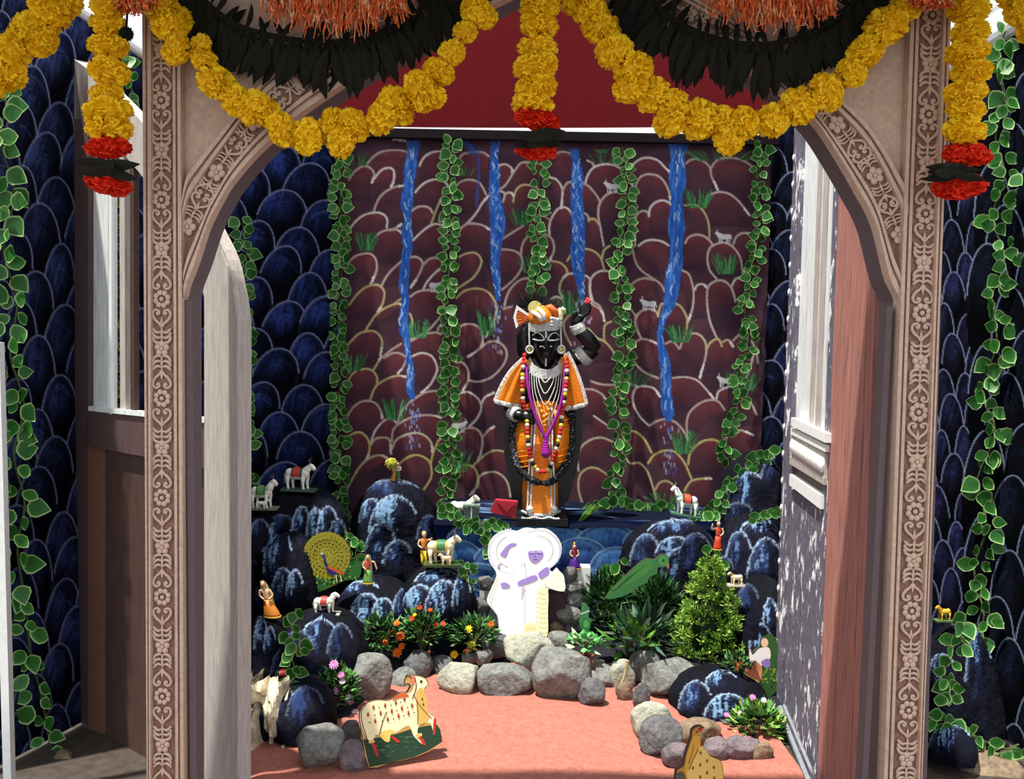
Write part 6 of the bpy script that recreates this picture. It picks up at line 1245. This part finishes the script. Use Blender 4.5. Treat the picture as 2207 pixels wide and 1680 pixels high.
# ================================================================== potted plants
M_pot = mat('terracotta', (168, 84, 58), .8, .2, 30, .3); M_leafv = mat('plant_leaf', None, .5, .3, 40, trans=.15); M_soil = mat('potting_soil', (44, 32, 26), .95, .3)
rp = random.Random(12)
def leafquad(b, p, d, up, l, w, col):
    """one folded pointed leaf from p along d"""
    d = d.normalized(); s = d.cross(up); s = s.normalized() if s.length > 1e-4 else Vector((1, 0, 0)); n = s.cross(d)
    b.add([p, p + d * l * .45 + s * w - n * w * .3, p + d * l, p + d * l * .45 - s * w - n * w * .3, p + d * l * .5 + n * w * .2], [(0, 1, 4), (1, 2, 4), (2, 3, 4), (3, 0, 4)], col)
def pot(g, px, yb, w, h, Y):
    c = W(px, yb, Y); a = S(w, Y) / 2; hh = S(h, Y); b = MB(); b.lathe(c, [(a * .7, 0), (a * .95, hh * .78), (a * 1.08, hh * .8), (a * 1.08, hh), (a * .9, hh), (a * .85, hh * .86)], 20); part('pot', b, M_pot, g, smooth=False)
    b = MB(); b.lathe(c + Vector((0, 0, hh * .84)), [(a * .88, 0), (a * .5, .006)], 16); part('soil', b, M_soil, g)
def zinnia_mesh(m1, n=11):
    b = MB()
    for ring, (r, z, l) in enumerate(((.0, .1, 1.0), (.0, .18, .75), (.0, .24, .5))):
        k = n - 2 * ring
        for i in range(k):
            a = 6.283 * i / k + ring * .3; d = Vector((math.cos(a), math.sin(a), .12 + ring * .25)).normalized(); s = Vector((-math.sin(a), math.cos(a), 0)) * .24 * l
            b.add([Vector((0, 0, z)), d * l * .6 + s + Vector((0, 0, z)), d * l + Vector((0, 0, z)), d * l * .6 - s + Vector((0, 0, z))], [(0, 1, 2, 3)])
    b.ball((0, 0, .25), (.2, .2, .14), 8, 5); me = b.mesh('flower'); me.materials.append(m1); return me
def fm(n, c, c2): return zinnia_mesh(mat(n, c, .7, .25, 60, rgb2=c2, thr=(.5, .7)))
ZO, ZR, ZY, ZP, ZW = fm('orange_petals', (230, 110, 20), (200, 70, 10)), fm('rust_petals', (206, 70, 18), (150, 40, 10)), fm('yellow_petals', (246, 196, 20), (230, 150, 10)), fm('pink_petals', (214, 130, 186), (190, 90, 160)), fm('pale_pink_petals', (226, 206, 214), (200, 170, 190))
def plant(label, px, yb, w, h, Y, n, llen, lw, greens, flowers=(), fr=10, potwh=None, name='potted_plant', cat='plant', shape='bush', zb=None):
    """stems and leaves filling an ellipse above (px,yb), flowers where the photo shows them"""
    base = W(px, yb, Y); g = thing(name, label, cat, base)
    if potwh: pot(g, px, yb + potwh[1], potwh[0], potwh[1], Y)
    b = MB(); st = MB(); s = S(1, Y)
    for k in range(n):
        a = rp.uniform(0, 6.283); el = math.acos(rp.uniform(-.25, 1)); r = rp.uniform(.35, 1) ** .6
        q = base + Vector((math.cos(a) * math.sin(el) * w / 2 * s * r, math.sin(a) * math.sin(el) * w / 2.4 * s * r, (h * .45 + math.cos(el) * h * .52 * r) * s))
        d = Vector((math.cos(a) * math.sin(el), math.sin(a) * math.sin(el), .25 + math.cos(el) * .8)) + Vector((rp.uniform(-.5, .5), rp.uniform(-.5, .5), rp.uniform(-.5, .4)))
        leafquad(b, q, d, Vector((rp.uniform(-.3, .3), rp.uniform(-.3, .3), 1)), llen * s * rp.uniform(.7, 1.25), lw * s * rp.uniform(.8, 1.2), rp.choice(greens))
    part('foliage', b, M_leafv, g, kind='stuff')
    for k in range(9): a = rp.uniform(0, 6.283); st.tube([base, base + Vector((math.cos(a) * w * .12 * s, math.sin(a) * w * .1 * s, h * .4 * s)), base + Vector((math.cos(a) * w * .3 * s, math.sin(a) * w * .25 * s, h * .75 * s))], [.004, .003, .002], 5)
    part('stems', st, M_stem, g)
    for (fx, fy, me, *r) in flowers:
        c = W(fx, fy, Y - S(w, Y) * .22 + rp.uniform(-.01, .01)); rr_ = (r[0] if r else fr) * s
        m = MB(); m.tube([c, (c + base) / 2 + Vector((0, -.01, 0)), base], .0022, 4, cap=False); part('flower_stem', m, M_stem, g)
        inst('flower', me, g, c, (math.radians(rp.uniform(35, 75)), rp.uniform(-.3, .3), rp.uniform(-.4, .4)), rr_)
    return g
G1 = [(52, 104, 44), (36, 82, 36), (86, 136, 66), (24, 58, 26), (110, 156, 90)]; G2 = [(20, 46, 22), (30, 66, 30), (14, 32, 16), (46, 92, 40), (60, 108, 48)]; G3 = [(112, 156, 52), (142, 180, 70), (78, 118, 38), (166, 198, 96)]
plant('marigold plant with four orange blooms behind the left stones', 822, 1412, 100, 84, 4.16, 260, 20, 5, G1, [(855,1344,ZO,8),(845,1366,ZR,10),(862,1372,ZR,12),(831,1386,ZO,9),(866,1394,ZO,9),(856,1408,ZO,12)])
plant('potted marigold with small rust-red blooms under the table boulder', 908, 1404, 92, 96, 4.18, 340, 18, 4, G1, [(905,1310,ZR,7),(927,1316,ZR,6),(888,1334,ZR,7),(940,1350,ZR,8),(955,1346,ZR,7),(894,1326,ZY,5)], potwh=(38, 30))
plant('potted plant with yellow daisy-like blooms left of the white couple', 1018, 1404, 108, 78, 4.22, 340, 20, 4, G1, [(1010,1358,ZY,11),(1015,1390,ZY,10),(979,1412,ZY,10),(1058,1346,ZO,8)], potwh=(40, 24))
plant('flowering plant with pink and pale blooms beside the left rocks', 724, 1552, 90, 124, 3.72, 280, 22, 7, G1, [(720,1434,ZP,12),(735,1456,ZP,9),(722,1492,ZP,11),(719,1508,ZP,10),(753,1506,ZW,12),(766,1538,ZW,10),(757,1514,ZP,8),(738,1470,ZW,8)])
plant('low flowering plant with tiny pink blooms by the right door leaf', 1628, 1606, 110, 96, 3.62, 260, 26, 7, G1 + G3, [(1622,1504,ZP,8),(1646,1510,ZW,7),(1566,1542,ZP,7),(1594,1536,ZW,5)])
plant('dark bushy shrub right of the stone pile', 1302, 1400, 112, 176, 4.46, 900, 26, 3.5, G2)
plant('dark leafy shrub between the parrot board and the conifer', 1412, 1420, 120, 186, 4.44, 1000, 28, 4, G2)
plant('broad-leaved dark plant in front of the two shrubs', 1386, 1418, 104, 96, 4.10, 70, 54, 8, [(24, 52, 30), (36, 74, 44), (18, 40, 24), (70, 104, 84)])
plant('light green broad-leaved plant at the foot of the dark shrubs', 1352, 1416, 84, 76, 4.16, 46, 44, 9, [(86, 140, 44), (60, 110, 36), (40, 84, 34), (120, 168, 60)])
plant('small variegated plant in a brown pot below the small parrot board', 1262, 1412, 64, 48, 4.12, 40, 26, 9, [(126, 190, 120), (80, 160, 84), (180, 214, 164), (56, 130, 64)], potwh=(34, 22))
plant('sprig with red berries behind the low blue boulder', 1588, 1456, 60, 50, 3.86, 60, 18, 5, G2 + G1, [(1594,1434,ZR,7),(1586,1442,ZR,5)])
# conifer: tiers of feathery tufts
g = thing('conifer', 'bushy light green conifer in front of the right boulders', 'tree', W(1525, 1450, 4.16)); b = MB(); Yc = 4.16; s = S(1, Yc)
for k in range(430):
    t_ = rp.random() ** .72; y = 1200 + 240 * t_; wd = 8 + 76 * min(1, t_ * 1.35) ** .9 * (1 if t_ < .8 else 1.25 - t_ * .4); a = rp.uniform(0, 6.283); r = rp.uniform(.62, 1.04) * (1 + .22 * mnoise.noise(Vector((math.cos(a) * 2.5, math.sin(a) * 2.5, t_ * 7)))); cx = 1532 - 6 * t_
    c = W(cx, y, Yc) + Vector((math.cos(a) * wd * r * s, math.sin(a) * wd * .8 * r * s, 0)); d = Vector((math.cos(a), math.sin(a), .7)); col = rp.choice(G3)
    for q in range(17):
        e = (d + Vector((rp.gauss(0, .75), rp.gauss(0, .75), rp.gauss(0, .6)))).normalized(); cc = rp.choice([col, col, rp.choice(G3)])
        leafquad(b, c + e * rp.uniform(0, 8) * s, e, Vector((rp.uniform(-1, 1), rp.uniform(-1, 1), 1)), rp.uniform(7, 15) * s, rp.uniform(1.6, 3) * s, cc)
part('foliage', b, M_leafv, g, kind='stuff'); b = MB(); b.tube([W(1525, 1456, Yc), W(1530, 1330, Yc), W(1532, 1200, Yc)], [.03, .02, .005], 8); part('trunk', b, mat('bark', (62, 48, 36), .9, .3), g)
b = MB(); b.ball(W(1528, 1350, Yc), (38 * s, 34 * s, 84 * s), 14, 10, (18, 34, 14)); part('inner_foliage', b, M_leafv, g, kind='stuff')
# dry root over the pale stone
b = MB(); b.tube(smooth([tuple(W(x, y, 3.98)) for x, y in [(1352,1424),(1348,1450),(1340,1474),(1322,1500),(1300,1520)]], 5), list(np.linspace(.008, .004, 21)), 7); b.tube(smooth([tuple(W(x, y, 3.98)) for x, y in [(1340,1474),(1336,1496),(1318,1512)]], 4), .004, 6)
tag(part('dry_root', b, mat('dry_root', (176, 164, 124), .9, .25), origin=W(1322, 1518, 3.98)), 'dry pale root trailing over the upright stone onto the floor', 'root')
